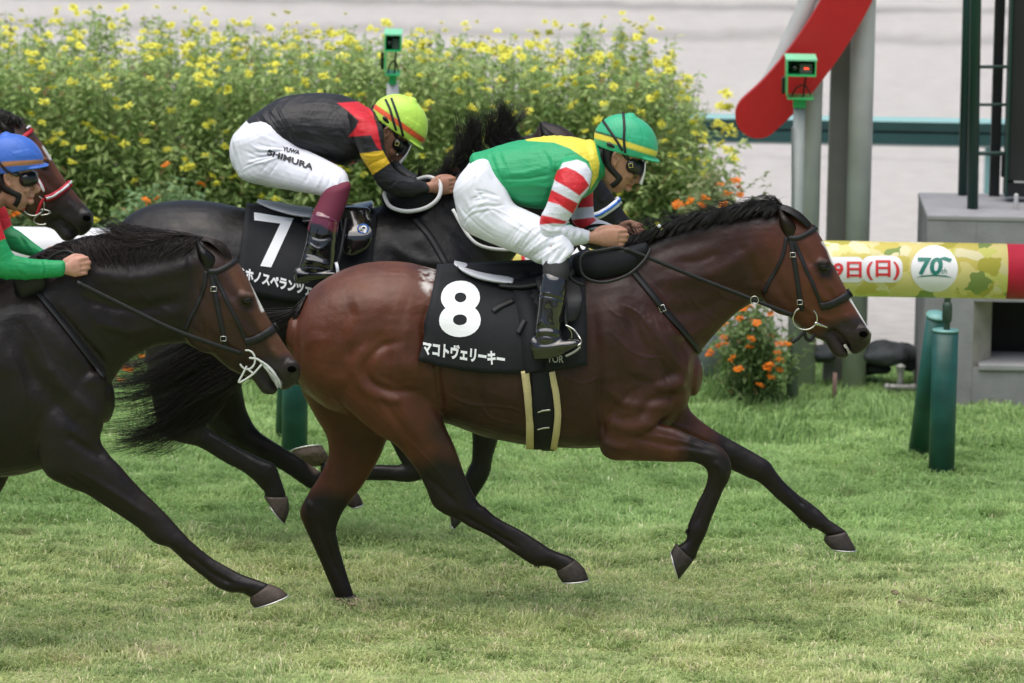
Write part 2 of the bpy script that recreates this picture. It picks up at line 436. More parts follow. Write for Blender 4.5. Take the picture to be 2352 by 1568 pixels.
HEAD = dict(
    skull=[(1800, 474, 1745, 640, 0, .07), (1842, 492, 1752, 690, 0, .088), (1868, 518, 1768, 708, 0, .095), (1890, 553, 1795, 718, 0, .1),
           (1903, 580, 1812, 728, 0, .098), (1918, 614, 1830, 745, 0, .088), (1934, 646, 1850, 762, 0, .072), (1948, 674, 1868, 768, 0, .058),
           (1963, 700, 1888, 765, 0, .052), (1979, 726, 1903, 757, 0, .05), (1993, 748, 1924, 772, 0, .053), (2002, 762, 1944, 792, 0, .05), (2001, 778, 1956, 808, 0, .036)],
    jaw=[(1868, 735, 1850, 762, 0, .045), (1893, 745, 1876, 776, 0, .038), (1914, 762, 1895, 785, 0, .034), (1930, 782, 1907, 803, 0, .036), (1944, 800, 1918, 817, 0, .035), (1949, 808, 1932, 820, 0, .025)],
    strokes=[([(1853, 640), (1878, 668), (1905, 695)], 7, 5), ([(1880, 640), (1905, 672), (1925, 700)], 6, -4), ([(1820, 600), (1850, 610), (1878, 640)], 10, 3),
             ([(1775, 600), (1790, 660), (1815, 700)], 9, -4), ([(1892, 601), (1880, 604), (1902, 605)], 6, 4), ([(1895, 628), (1880, 625), (1905, 632)], 5, -4),
             ([(1826, 560), (1850, 590), (1868, 612)], 9, -5), ([(1892, 614)], 9, -7), ([(1983, 767)], 6.5, -17), ([(1975, 775), (1981, 779), (1992, 772)], 3, 4),
             ([(1972, 757), (1983, 751), (1995, 757)], 4, 5), ([(1913, 757), (1930, 772), (1946, 790), (1952, 806)], 3, -12), ([(1905, 760), (1925, 780), (1938, 800)], 5, 4),
             ([(1940, 720), (1955, 735), (1965, 752)], 7, 4), ([(1930, 735), (1950, 760)], 6, -3), ([(1845, 700), (1880, 722), (1905, 735)], 8, 3)])

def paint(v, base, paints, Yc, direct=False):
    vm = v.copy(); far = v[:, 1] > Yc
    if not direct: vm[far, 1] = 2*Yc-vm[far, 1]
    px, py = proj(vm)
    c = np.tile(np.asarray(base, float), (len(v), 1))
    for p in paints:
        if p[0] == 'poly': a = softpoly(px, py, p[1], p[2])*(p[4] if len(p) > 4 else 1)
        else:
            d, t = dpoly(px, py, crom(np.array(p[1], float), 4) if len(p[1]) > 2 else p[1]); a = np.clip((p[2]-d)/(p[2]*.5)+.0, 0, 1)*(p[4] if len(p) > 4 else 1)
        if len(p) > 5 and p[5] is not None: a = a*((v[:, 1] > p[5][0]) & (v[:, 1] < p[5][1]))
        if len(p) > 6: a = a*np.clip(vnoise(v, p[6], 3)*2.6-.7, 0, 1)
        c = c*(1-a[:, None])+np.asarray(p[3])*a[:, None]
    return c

def hoof(parent, secs, colr=(.05, .04, .034), shoe=True):
    v, f = etube(secs, sub=3, n=24, dome=(0, 0), pw=2.3)
    t = (v[:, 2]-v[:, 2].min())/(np.ptp(v[:, 2])+1e-6)
    o = mk('hoof', v, f, m_hoof, parent, col=np.array(colr)[None, :]*(.55+.9*t[:, None]))
    if shoe:
        s = np.array(secs[-1], float); r = np.array(secs[-2], float); e = s.copy()
        d = np.array([(s[0]+s[2]-r[0]-r[2])/2, (s[1]+s[3]-r[1]-r[3])/2]); d /= np.linalg.norm(d)
        a = s.copy(); e[0] += d[0]*3.4; e[1] += d[1]*3.4; e[2] += d[0]*3.4; e[3] += d[1]*3.4
        e[5] += .002; a[5] += .002
        # rim built as a ring: outer wall plus inner hollow
        n = 26; th = np.linspace(0, 2*np.pi, n, endpoint=False); R = []
        for q, k in ((a, 1.03), (e, 1.03), (e, .72), (a, .72)):
            c = P((q[0]+q[2])/2, (q[1]+q[3])/2, q[4]); u = P(q[0], q[1], q[4])-c
            R.append(c+k*(np.cos(th)[:, None]*u+np.sin(th)[:, None]*np.array([0, q[5], 0])))
        V = np.vstack(R); F = [(i*n+j, i*n+(j+1) % n, ((i+1) % 4)*n+(j+1) % n, ((i+1) % 4)*n+j) for i in range(4) for j in range(n)]
        mk('horseshoe', V, F, m_shoe, o)
    return o

def build_horse(name, label, Y, tubes, T, strokes, base, paints, voxel=.008, hooves=(), headkit=True, it=16, extra=(), ears=True, group=None, headw=1.0):
    root = thing(name, label, 'horse', tuple(G(*extra) if len(extra) == 2 else (0, 0, 0)), group)
    sw = T.s*(25+Y)/25*headw
    parts = [etube(t[0], **(t[1] if len(t) > 1 else {})) for t in tubes]
    parts.append(etube(TS(T, HEAD['skull'], Y, sw), pw=2.25)); parts.append(etube(TS(T, HEAD['jaw'], Y, sw)))
    for sgn in (-1, 1):   # brow over the eye, cheek plate
        c = T((1890, 606)); parts.append(ball(P(c[0], c[1], Y+sgn*.078*sw), (.036*sw, .014*sw, .026*sw)))
        c = T((1812, 655)); parts.append(ball(P(c[0], c[1], Y+sgn*.045*sw), (.12*sw, .045*sw, .13*sw)))
        c = T((1980, 764)); parts.append(ball(P(c[0], c[1], Y+sgn*.034*sw), (.035*sw, .026*sw, .034*sw)))
    v, f = remesh(parts, voxel, it)
    hs = [(TL(T, s[0]), s[1]*T.s, s[2]*T.s) for s in HEAD['strokes']]
    v = sculpt(v, f, list(strokes)+hs, Y)
    nv = normals(v, f); v = v+nv*((vnoise(v, 9, 1)-.5)*.005+(vnoise(v, 22, 2)-.5)*.002)[:, None]
    hp = [('poly', TL(T, [(1905, 742), (1945, 728), (1975, 722), (2020, 755), (2010, 830), (1890, 830), (1872, 775)]), 10*T.s, (.016, .013, .013), .93),
          ('poly', TL(T, [(1868, 606), (1885, 594), (1908, 596), (1916, 616), (1910, 640), (1885, 640)]), 7*T.s, BLK, .9),
          ('line', TL(T, [(1983, 767), (1980, 770)]), 9*T.s, (.004, .003, .003), 1)]
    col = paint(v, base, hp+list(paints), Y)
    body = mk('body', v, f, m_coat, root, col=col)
    bvh = bvh_of(v, f)
    for sgn in (-1, 1):
        c = T((1893, 614)); p = P(c[0], c[1], Y)
        h = drape(bvh, c[0], c[1], 0)
        dy = (h[1] if h is not None else Y-.09*sw)-Y
        q = np.array([p[0], Y+sgn*(-dy)*-1 if False else Y-sgn*dy*-1, p[2]])
        q[1] = Y+(dy if sgn < 0 else -dy)--(-sgn)*0
        q[1] += -sgn*.005
        if h is not None: q[0], q[2] = h[0], h[2]
        mk('eye', *ball(q, (.022*sw, .011*sw, .016*sw)), m_eye, root)
    c0 = T((1983, 767)); rg = []; th = np.linspace(0, 2*np.pi, 22, endpoint=False)
    for sgn in (-1, 1):
        for k, o_ in ((1, .0005), (.8, .0018), (.35, .0022)):
            pt = []
            for t in th:
                q = T((1983+9.5*k*math.cos(t)*.9-4.0*k*math.sin(t), 767+3.4*k*math.cos(t)+6.2*k*math.sin(t))); h = drape(bvh, q[0], q[1], o_+.0012); pt.append(h if h is not None else P(q[0], q[1], Y-.03*sw))
            pt = np.array(pt)
            if sgn > 0: pt[:, 1] = 2*Y-pt[:, 1]
            rg.append(pt)
        mk('nostril', *loft(rg), m_nostril, root); rg = []
    if ears:
        for sgn in (-1, 1):
            secs = TS(T, [(1800, 545, 1828, 540, sgn*.052, .026), (1792, 524, 1829, 522, sgn*.055, .028), (1789, 508, 1822, 508, sgn*.06, .024), (1788, 492, 1802, 490, sgn*.062, .013), (1788, 474, 1790, 474, sgn*.062, .003)], Y, sw)
            ev, ef = etube(secs, sub=3, n=18)
            ev = sculpt(ev, ef, [(TL(T, [(1812, 538), (1808, 520), (1797, 498)]), 6*T.s, -10)], Y, both=True)
            mk('ear', ev, ef, m_coat, root, col=np.tile(np.asarray(base)*.1+BLK*.9, (len(ev), 1)))
    root['_'] = 0; del root['_']
    for h in hooves: hoof(root, h[0], h[1] if len(h) > 1 else (.05, .04, .034), h[2] if len(h) > 2 else True)
    return root, bvh, v, f

def bridle(root, T, Y, bvh, strapm=None, nosem=None, kit=('cheek', 'brow', 'nose', 'ring', 'throat'), nosec=None, bitbelow=True):
    sm = strapm or m_leather; br = bpy.data.objects.new('bridle', None); COL.objects.link(br); br.parent = root; s = T.s
    if 'cheek' in kit:
        strap('cheek_strap', TL(T, [(1812, 536), (1818, 560), (1823, 590), (1829, 630), (1834, 662), (1838, 690), (1843, 712)]), 11*s, bvh, sm, br, mirror=Y)
        strap('noseband_strap', TL(T, [(1820, 545), (1835, 580), (1852, 620), (1868, 655), (1880, 685), (1886, 700)]), 8*s, bvh, sm, br, mirror=Y)
        for c in ((1821, 585), (1837, 694)):
            c = T(c); h = drape(bvh, c[0], c[1], .008); yy = h[1]-.004 if h is not None else Y-.1
            mk('buckle', *ctube(P(np.array([-6, 6, 6, -6])*s+c[0], np.array([-5, -5, 5, 5])*s+c[1], np.full(4, yy)), .0022, n=6, sub=1, closed=True), m_steel, br)
    if 'throat' in kit:
        strap('throat_lash', TL(T, [(1806, 545), (1800, 580), (1785, 615), (1768, 645), (1755, 672)]), 8*s, bvh, sm, br, mirror=Y)
    if 'brow' in kit:
        strap('browband', TL(T, [(1812, 546), (1830, 546), (1850, 538), (1868, 527), (1875, 521)]), 11*s, bvh, nosem or sm, br, mirror=Y, off=.005)
    if 'poll' in kit or True:
        strap('headpiece', TL(T, [(1799, 512), (1803, 525), (1812, 542)]), 12*s, bvh, sm, br, mirror=Y)
    if 'nose' in kit:
        strap('noseband', TL(T, [(1884, 703), (1905, 699), (1925, 690), (1942, 680), (1955, 672)]), 17*s, bvh, nosem or sm, br, mirror=Y, off=.006, th=.004)
        if nosec: strap('noseband_stripe', TL(T, [(1886, 702), (1905, 698), (1925, 689), (1942, 679), (1956, 671)]), 6*s, bvh, nosec, br, mirror=Y, off=.010, th=.002)
    if 'ring' in kit:
        c = T((1849, 731)); h = drape(bvh, *T((1862, 735)), .01); yy = (h[1] if h is not None else Y-.06)-.004
        mk('bit_ring', *ringtube(c[0], c[1], yy, 28*s, 26*s, .0035), m_steel, br)
        mk('bit_ring', *ringtube(c[0], c[1], 2*Y-yy, 28*s, 26*s, .0035), m_steel, br)
        a, b = T((1874, 742)), T((1899, 751)); mk('bit_mouthpiece', *ctube([P(a[0], a[1], yy), P(b[0], b[1], yy+.012)], [.008, .004], n=8, sub=1), m_steel, br)
        if bitbelow:
            ribbon('chin_strap', [(*T((1846, 752)), yy), (*T((1851, 775)), yy+.01), (*T((1862, 781)), yy+.03), (*T((1872, 766)), yy+.04)], 8*s, sm, br)
            ribbon('chin_strap', [(*T((1847, 762)), yy-.004), (*T((1834, 776)), yy-.004), (*T((1819, 786)), yy-.004)], 8*s, sm, br)
    return br

def cloth(root, name, q, bvh, Y, m, nu=26, nv=20, off=.012, sag=0.0, parent=None, wob=.0):
    """number cloth hanging over the back; q = TL, TR, BR, BL px"""
    uu, vv = np.meshgrid(np.linspace(0, 1, nu), np.linspace(0, 1, nv)); uv = np.c_[uu.ravel(), 1-vv.ravel()]
    p = quadmap(uv, q); pts = []
    for i, (x, y) in enumerate(p):
        y += sag*math.sin(math.pi*uv[i, 0])*(1-uv[i, 1])
        h = drape(bvh, x, y, off); pts.append(h if h is not None else P(x, y, Y-.05))
    g = np.array(pts).reshape(nv, nu, 3)
    for k in range(4):
        h = g.copy(); h[1:-1, :, 1] = (g[:-2, :, 1]+g[2:, :, 1]+2*g[1:-1, :, 1])/4; g = h
        h = g.copy(); h[:, 1:-1, 1] = (g[:, :-2, 1]+g[:, 2:, 1]+2*g[:, 1:-1, 1])/4; g = h
    g[:, :, 1] -= .004
    if wob: g[:, :, 1] -= wob*(vnoise(g.reshape(-1, 3), 7, 5).reshape(nv, nu)-.3)
    g[0, :, 1] = np.minimum(g[0, :, 1], Y-.02)
    V = g.reshape(-1, 3); B = V.copy(); B[:, 1] = 2*Y-B[:, 1]; n = nu*nv
    F = [(r*nu+c, (r+1)*nu+c, (r+1)*nu+c+1, r*nu+c+1) for r in range(nv-1) for c in range(nu-1)]
    F2 = [tuple(i+n for i in f[::-1]) for f in F]; F3 = [(c, c+1, n+c+1, n+c) for c in range(nu-1)]
    o = mk(name, np.vstack([V, B]), F+F2+F3, m, parent or root); s = o.modifiers.new('s', 'SOLIDIFY'); s.thickness = .004; s.offset = 0
    return o, bvh_of(V, F)

# ------------------------------------------------------------------ jockeys
m_skin = mat('skin', attr=True, rough=.5, spec=.4, subs=.08, var=.1, vscale=60, bump=.0006, bscale=220)
m_silk = mat('racing_silk', attr=True, rough=.5, spec=.38, bump=.009, bscale=9, bstretch=(1, 1, 2.6))
m_breech = mat('white_breeches', (.74, .76, .83), rough=.6, spec=.3, bump=.004, bscale=9, bstretch=(1.3, 1, 1.6))
m_cap = mat('helmet_cover', attr=True, rough=.45, spec=.45, bump=.002, bscale=40, sheen=.1)
m_elastic = mat('black_elastic', (.012, .012, .013), rough=.6)
m_goggle = mat('goggle_black', (.01, .01, .011), rough=.25, spec=.6)
m_shield = mat('goggle_shield', (.72, .73, .74), rough=.2, spec=.6)
HEADP = [(-38, -80, 22, -84, 0, .05), (-56, -55, 46, -58, 0, .07), (-60, -25, 53, -22, 0, .076), (-56, 0, 52, 4, 0, .073), (-42, 22, 49, 24, 0, .064), (-30, 40, 46, 40, 0, .057), (-18, 56, 42, 54, 0, .046), (-4, 66, 34, 64, 0, .03)]
def hand(w, k, Y0, Y1, s=1.0, side=-1, spread=1.0):
    """fist: wrist px w, knuckle px k; side -1 = near hand seen from its back"""
    a, b = P(w[0], w[1], Y0), P(k[0], k[1], Y1); d = b-a; L = np.linalg.norm(d); d /= L; y = np.array([0, 1.0, 0]); y = y-d*(d@y); y /= np.linalg.norm(y)
    u = np.cross(d, y); u = u*(1 if u[2] > 0 else -1); s *= 1.0; T = []
    for t, r1, r2 in ((0, .024, .019), (.25, .025, .019), (.5, .034, .018), (.75, .041, .017), (1, .04, .016)): T.append((a+d*L*t, r1*s, r2*s))
    th = np.linspace(0, 2*np.pi, 16, endpoint=False)
    parts = [loft([c+np.cos(th)[:, None]*u*r1+np.sin(th)[:, None]*y*r2 for c, r1, r2 in T])]
    for i in range(4):
        o = b+u*(.030-.0195*i)*s*spread+d*(.004, .009, .006, -.002)[i]; q = (.95, 1.05, 1.0, .85)[i]*s; z = -side
        pts = [o-d*.02, o+d*.004, o+d*.026*q+y*z*.004, o+d*.034*q+y*z*.022*q-u*.003, o+d*.014*q+y*z*.036*q-u*.004, o-d*.006+y*z*.034*q]
        parts.append(ctube(pts, np.array([.0095, .0105, .0095, .0095, .0088, .008])*s, n=10, sub=3))
    z = -side; o = a+d*L*.45+u*.028*s
    parts.append(ctube([o-d*.01+y*z*.004, o+u*.012+d*.02+y*z*.01, b+u*.042*s-d*.006+y*z*.016, b+u*.036*s+d*.022+y*z*.022], np.array([.012, .0115, .0105, .009])*s, n=10, sub=3))
    return parts
def crumple(v, f, sc_, amp):
    """cloth creases: ridged noise stretched along a wandering direction"""
    n = normals(v, f); q = v.copy(); wz = vnoise(v, 2.5, 90)*1.2; q[:, 0] += wz*.25; q[:, 2] += wz*.3
    a = np.c_[q[:, 0]*1.0+q[:, 2]*.6, q[:, 1]*.6, q[:, 2]*.35-q[:, 0]*.2]; r1 = 1-np.abs(2*vnoise(a, sc_, 91)-1); r2 = 1-np.abs(2*vnoise(a+3, sc_*2.3, 92)-1)
    m = np.clip(vnoise(v, 5, 93)*1.8-.4, 0, 1)
    return v+n*((r1**3*.7+r2**4*.35)*m*amp)[:, None]
def jockey(label, Y, ear, ang, sc, skin, capcol, cappaint, limbs, neck, jersey, jbase, jpaint, jstrokes, breeches, bstrokes, boots, bootpaint, bootstrokes, hands, loc, headroot=None, sock=None, capstraps=(), shield=True):
    root = thing('person', label, 'jockey', loc)
    a = math.radians(ang); T = similar((0, 0), (100, 0), ear, (ear[0]+100*sc*math.cos(a), ear[1]+100*sc*math.sin(a)))
    sw = sc*(25+Y)/25
    parts = [etube(TS(T, HEADP, Y, sw), pw=2.2)]
    def hp(x, y, z=0): c = T((x, y)); return P(c[0], c[1], Y+z*sw)
    parts.append(ctube([hp(50, 2), hp(58, 18), hp(65, 29), hp(54, 33)], np.array([.012, .012, .013, .012])*sw, n=10))
    parts.append(ball(hp(46, 56), (.014*sw, .022*sw, .014*sw))); parts.append(ball(hp(49, 43), (.012*sw, .02*sw, .009*sw)))
    for sg in (-1, 1):
        parts.append(ball(hp(36, 24, sg*.045), (.022*sw, .014*sw, .022*sw)))
        e = [hp(4, -14, sg*.078), hp(-7, -16, sg*.086), hp(-12, -4, sg*.09), hp(-8, 8, sg*.086), hp(0, 16, sg*.08)]
        parts.append(ctube(e, .0065*sw, n=8)); parts.append(ball(hp(-3, -1, sg*.076), (.013*sw, .008*sw, .022*sw)))
    parts.append(etube(neck))
    for L in limbs: parts.append(etube(L, grow=-.009))
    for h in hands: parts += hand(*h)
    v, f = remesh(parts, .0046, 3)
    v = sculpt(v, f, [(TL(T, [(52, 49), (44, 49), (38, 48)]), 2.2*sc, -5), (TL(T, [(38, 3), (48, 2)]), 6*sc, -4), (TL(T, [(-4, -2), (-2, 3)]), 3*sc, -5), (TL(T, [(60, 33), (56, 32)]), 2.5*sc, -2)], Y)
    hc = np.asarray(skin)*.1
    col = paint(v, skin, [('poly', TL(T, [(-120, -120), (90, -120), (70, -28), (10, -24), (-12, -14), (-12, 12), (-20, 30), (-34, 40), (-80, 40)]), 3*sc, (.012, .010, .009)),
                          ('line', TL(T, [(40, 49), (52, 50)]), 3*sc, np.asarray(skin)*np.array([.9, .5, .5]), .7), ('line', TL(T, [(34, -12), (50, -13)]), 3*sc, (.012, .01, .009), .8), ('poly', TL(T, [(-3, -4), (1, 0), (-1, 5), (-5, 2)]), 2*sc, np.asarray(skin)*.3, .8)], Y)
    mk('body', v, f, m_skin, root, col=col)
    # helmet
    dome = [(-62, -16, 79, -26, 0, .096), (-69, -38, 83, -44, 0, .1), (-67, -58, 76, -64, 0, .095), (-55, -80, 60, -85, 0, .08), (-36, -96, 38, -99, 0, .058), (-14, -104, 10, -106, 0, .03)]
    hv, hf = remesh([etube(TS(T, dome, Y, sw), dome=(0, .5), pw=2.05, n=40), etube(TS(T, [(40, -31, 40, -22, 0, .085), (66, -31, 66, -23, 0, .08), (82, -30, 82, -24, 0, .062), (93, -28, 93, -24, 0, .03)], Y, sw), pw=3), ball(hp(0, -107), .010*sw)], .0042, 4)
    pl = [(TL(T, [(-40, -30), (-46, -60), (-30, -88), (0, -105)]), 2*sc, -1.2), (TL(T, [(40, -30), (42, -60), (26, -90), (0, -105)]), 2*sc, -1.2), (TL(T, [(-66, -30), (0, -34), (76, -38)]), 2.5*sc, 1.2)]
    for k in range(12): pl.append((TL(T, [(20+k*4.5, -48-k*0), (12+k*3.4, -62-k*.5)]), 2*sc, 1.6))
    hv = sculpt(hv, hf, pl, Y)
    hb = bvh_of(hv, hf)
    he = mk('helmet', hv, hf, m_cap, root, col=paint(hv, capcol, [(p[0], TL(T, p[1]), p[2]*sc, *p[3:]) for p in cappaint], Y))
    for L in capstraps: strap('helmet_strap', L, 5.5*sc, hb, m_elastic, he, off=.004, th=.002, mirror=Y)
    bb = bvh_of(v, f)
    # goggles
    gv, gf = remesh([etube(TS(T, [(44, -18, 44, 22, 0, .074), (52, -17, 52, 20, 0, .07), (58, -14, 60, 16, 0, .055)], Y, sw), pw=2.6), ball(hp(36, 4, -.062), (.026*sw, .02*sw, .03*sw)), ball(hp(36, 4, .062), (.026*sw, .02*sw, .03*sw)),
                     ctube([hp(20, -10, -.072), hp(0, -22, -.082), hp(-30, -26, -.085)], .010*sw), ctube([hp(20, -10, .072), hp(0, -22, .082), hp(-30, -26, .085)], .010*sw)], .0042, 3)
    go = mk('goggles', gv, gf, m_goggle, root)
    if shield:
        mk('goggle_lens', *etube(TS(T, [(58, -20, 63, -20, 0, .068), (64, 4, 69, 4, 0, .066), (63, 33, 73, 35, 0, .055)], Y, sw), pw=3, dome=(0, .2)), m_shield, go)
        mk('goggle_badge', *ctube([hp(28, 2, -.084), hp(36, -2, -.084), hp(40, 6, -.084), hp(32, 10, -.084)], .0016, n=6, sub=1, closed=True), mat('badge_yellow', (.6, .55, .15)), go)
    # harness under the chin
    strap('chin_strap', TL(T, [(-26, -16), (-22, 2), (-14, 20), (2, 30), (20, 40)]), 13*sc, bb, m_elastic, root, off=.004, th=.003, mirror=Y)
    strap('chin_strap', TL(T, [(20, 36), (16, 50), (8, 62)]), 11*sc, bb, m_elastic, root, off=.004, th=.003, mirror=Y)
    strap('neck_guard', TL(T, [(-48, -8), (-42, 8), (-34, 24)]), 22*sc, bb, m_elastic, root, off=.004, th=.004, mirror=Y)
    # silks
    jv, jf = remesh([etube(*j) if isinstance(j, tuple) else etube(j) for j in jersey], .0038, 6)
    jv = sculpt(jv, jf, jstrokes, Y, both=False); jv = crumple(jv, jf, 9, .006)
    mk('jersey', jv, jf, m_silk, root, col=paint(jv, jbase, jpaint, Y, direct=True))
    if breeches:
        v2, f2 = remesh([etube(j) for j in breeches], .0038, 6); v2 = sculpt(v2, f2, bstrokes, Y, both=False); v2 = crumple(v2, f2, 9, .0026)
        bo = mk('breeches', v2, f2, m_breech, root); root_b = bvh_of(v2, f2)
    else: bo, root_b = None, None
    for i, b in enumerate(boots):
        v3, f3 = remesh([etube(j, pw=2.2) for j in b], .0045, 3); v3 = sculpt(v3, f3, bootstrokes, Y, both=True)
        mk('boot', v3, f3, mat('boot_leather', attr=True, rough=.13, spec=.6, coat=.9, croug=.08, bump=.0022, bscale=12, bstretch=(1, 1, .8)), root, col=paint(v3, (.008, .008, .009), bootpaint, Y, direct=False))
    if sock:
        for q in sock: v4, f4 = remesh([etube(q[0])], .006, 3); mk('gaiter', v4, f4, mat('gaiter_cloth', attr=True, rough=.75), root, col=np.tile(q[1], (len(v4), 1)))
    return root, bo, root_b
def Ys(secs, dy): return [(*s[:4], s[4]+dy, s[5]) for s in secs]
def Ym(secs, Y): return [(*s[:4], 2*Y-s[4], s[5]) for s in secs]
# ------------------------------------------------------------------ horse number 8
Y8 = 0.0
T8 = IDT
torso8 = [(688, 712, 672, 812, 0, .13), (718, 664, 690, 885, 0, .195), (780, 624, 752, 935, 0, .245), (850, 604, 838, 960, 0, .275), (930, 603, 930, 965, 0, .28), (1000, 620, 1018, 968, 0, .265),
          (1090, 640, 1108, 1000, 0, .27), (1190, 650, 1200, 1018, 0, .285), (1280, 622, 1282, 1026, 0, .285), (1360, 592, 1370, 1027, 0, .265), (1445, 582, 1455, 1010, 0, .245), (1520, 640, 1525, 985, 0, .23), (1572, 740, 1568, 945, 0, .18), (1598, 810, 1584, 905, 0, .12)]
neck8 = [(1330, 600, 1500, 930, 0, .2), (1400, 572, 1575, 850, 0, .165), (1470, 545, 1612, 806, 0, .125), (1540, 520, 1650, 760, 0, .1), (1620, 498, 1695, 716, 0, .085), (1700, 485, 1738, 690, 0, .08), (1770, 480, 1762, 680, 0, .08), (1810, 484, 1775, 665, 0, .075)]
nh8 = [(770, 690, 960, 740, -.10, .14), (742, 800, 985, 830, -.13, .14), (775, 910, 1003, 890, -.15, .115), (850, 985, 1008, 930, -.16, .095), (905, 1020, 1022, 975, -.16, .075), (940, 1058, 1040, 1015, -.16, .058), (962, 1092, 1060, 1070, -.16, .045), (980, 1130, 1080, 1122, -.16, .038), (994, 1160, 1103, 1158, -.16, .036),
       (1022, 1182, 1115, 1166, -.16, .033), (1070, 1203, 1112+18, 1180, -.16, .026), (1117, 1227, 1150, 1193, -.16, .023), (1167, 1259, 1202, 1220, -.16, .023), (1203, 1284, 1243, 1246, -.16, .029), (1228, 1298, 1262, 1259, -.16, .031), (1255, 1300, 1284, 1269, -.16, .026), (1277, 1309, 1306, 1277, -.16, .027), (1282, 1316, 1322, 1286, -.16, .03)]
fh8 = [(720, 770, 900, 800, .08, .13), (688, 870, 930, 900, .11, .12), (712, 936, 925, 960, .13, .095), (748, 1000, 893, 1003, .14, .075), (754, 1046, 872, 1050, .14, .055), (738, 1086, 848, 1092, .14, .045), (714, 1122, 824, 1128, .14, .04), (694, 1159, 797, 1162, .14, .038), (689, 1182, 782, 1185, .14, .037),
       (700, 1212, 772, 1218, .14, .031), (720, 1252, 779, 1256, .14, .025), (744, 1308, 795, 1312, .14, .024), (764, 1358, 809, 1355, .14, .028), (774, 1382, 815, 1374, .14, .029)]
nf8 = [(1385, 800, 1545, 800, -.13, .08), (1375, 930, 1555, 900, -.15, .088), (1376, 1020, 1540, 940, -.16, .075), (1400, 1053, 1510, 968, -.165, .062), (1458, 1057, 1530, 976, -.165, .052), (1530, 1061, 1570, 993, -.165, .043), (1583, 1061, 1614, 1011, -.165, .037), (1606, 1066, 1647, 1023, -.165, .037), (1620, 1076, 1669, 1042, -.165, .037),
       (1625, 1090, 1680, 1072, -.165, .035), (1623, 1108, 1673, 1103, -.165, .029), (1614, 1130, 1661, 1124, -.165, .023), (1597, 1166, 1647, 1158, -.165, .022), (1581, 1200, 1635, 1190, -.165, .026), (1578, 1217, 1627, 1215, -.165, .03), (1576, 1238, 1617, 1238, -.165, .027), (1566, 1249, 1607, 1256, -.165, .026), (1556, 1253, 1596, 1283, -.165, .028)]
ff8 = [(1450, 830, 1590, 840, .1, .09), (1480, 930, 1580, 912, .13, .08), (1530, 1000, 1590, 948, .14, .06), (1590, 1034, 1646, 990, .145, .048), (1640, 1060, 1693, 1018, .145, .04), (1682, 1080, 1733, 1041, .145, .037), (1702, 1089, 1765, 1060, .145, .037), (1720, 1097, 1779, 1078, .145, .034), (1740, 1105, 1791, 1094, .145, .027), (1760, 1122, 1806, 1110, .145, .022),
       (1788, 1148, 1834, 1134, .145, .022), (1819, 1176, 1865, 1156, .145, .024), (1843, 1199, 1889, 1176, .145, .029), (1861, 1210, 1904, 1192, .145, .03), (1878, 1216, 1922, 1205, .145, .026), (1893, 1226, 1941, 1218, .145, .028)]
st8 = [([(890, 845), (970, 850)], 36, 9), ([(925, 783), (880, 795), (848, 825), (840, 858), (862, 884), (905, 899), (955, 897)], 9, -7), ([(850, 780), (818, 830), (826, 880), (870, 912), (930, 918)], 11, 5), ([(985, 700), (975, 760), (985, 830)], 9, -6), ([(1002, 800), (1006, 870), (1014, 940)], 9, -9, (-1, -.02)),
       ([(960, 700), (975, 760), (990, 830)], 18, -8), ([(900, 780), (840, 790), (790, 830), (775, 880)], 20, -6), ([(900, 900), (940, 960), (960, 1010)], 14, 5), ([(1000, 960), (1025, 1010), (1045, 1060)], 8, 4),
       ([(800, 700), (860, 690), (930, 710)], 40, 7), ([(730, 760), (740, 840), (770, 900)], 26, 6), ([(955, 1080), (1010, 1120), (1050, 1160)], 8, -4), ([(1060, 1180), (1130, 1222), (1190, 1256)], 4, -5), ([(1060, 1190), (1125, 1236), (1190, 1274)], 4, 3),
       ([(1470, 965), (1490, 925), (1540, 910), (1575, 900)], 12, -8), ([(1440, 700), (1470, 780), (1520, 850), (1570, 860)], 20, -7), ([(1400, 680), (1420, 790), (1480, 880)], 30, 8), ([(1360, 700), (1370, 850), (1385, 960)], 16, -8),
       ([(1390, 960), (1440, 985), (1500, 965)], 14, 6), ([(1440, 1000), (1500, 1015), (1570, 1030)], 8, -5), ([(1480, 975), (1540, 992), (1600, 1020)], 10, 4), ([(1550, 1030), (1610, 1040), (1650, 1050)], 6, 3), ([(1380, 1010), (1410, 1025), (1450, 1030)], 10, 5),
       ([(1500, 640), (1580, 640), (1660, 620), (1740, 560)], 18, 7), ([(1480, 700), (1560, 720), (1640, 700), (1720, 640)], 16, -6), ([(1520, 760), (1580, 770), (1640, 740)], 12, 5), ([(1450, 610), (1540, 570), (1640, 545)], 16, -5),
       ([(1700, 560), (1725, 610), (1745, 660)], 12, -5), ([(1560, 600), (1600, 600), (1650, 580)], 9, -3), ([(1500, 880), (1540, 890), (1570, 870)], 16, 7), ([(1050, 900), (1150, 940), (1250, 960)], 18, -4),
       ([(1640, 1060), (1655, 1075), (1665, 1095)], 7, 4), ([(1610, 1130), (1600, 1165), (1590, 1195)], 4, 3), ([(1625, 1130), (1612, 1170), (1602, 1200)], 4, -4), ([(1800, 1135), (1830, 1165), (1855, 1190)], 4, -4), ([(700, 1180), (715, 1190)], 8, 4), ([(735, 1220), (755, 1300), (775, 1350)], 4, -4),
       ([(1090, 870), (1100, 940), (1110, 980)], 20, -3), ([(1290, 880), (1300, 960)], 20, -3)]
for k, x in enumerate(range(1040, 1260, 34)): st8.append(([(x, 800), (x+8, 880), (x+20, 960)], 9, 1.6))
for k in range(7): st8.append(([(1395+k*22, 690+k*8), (1412+k*22, 740+k*6), (1440+k*20, 790+k*4)], 5, 2 if k % 2 else -2))
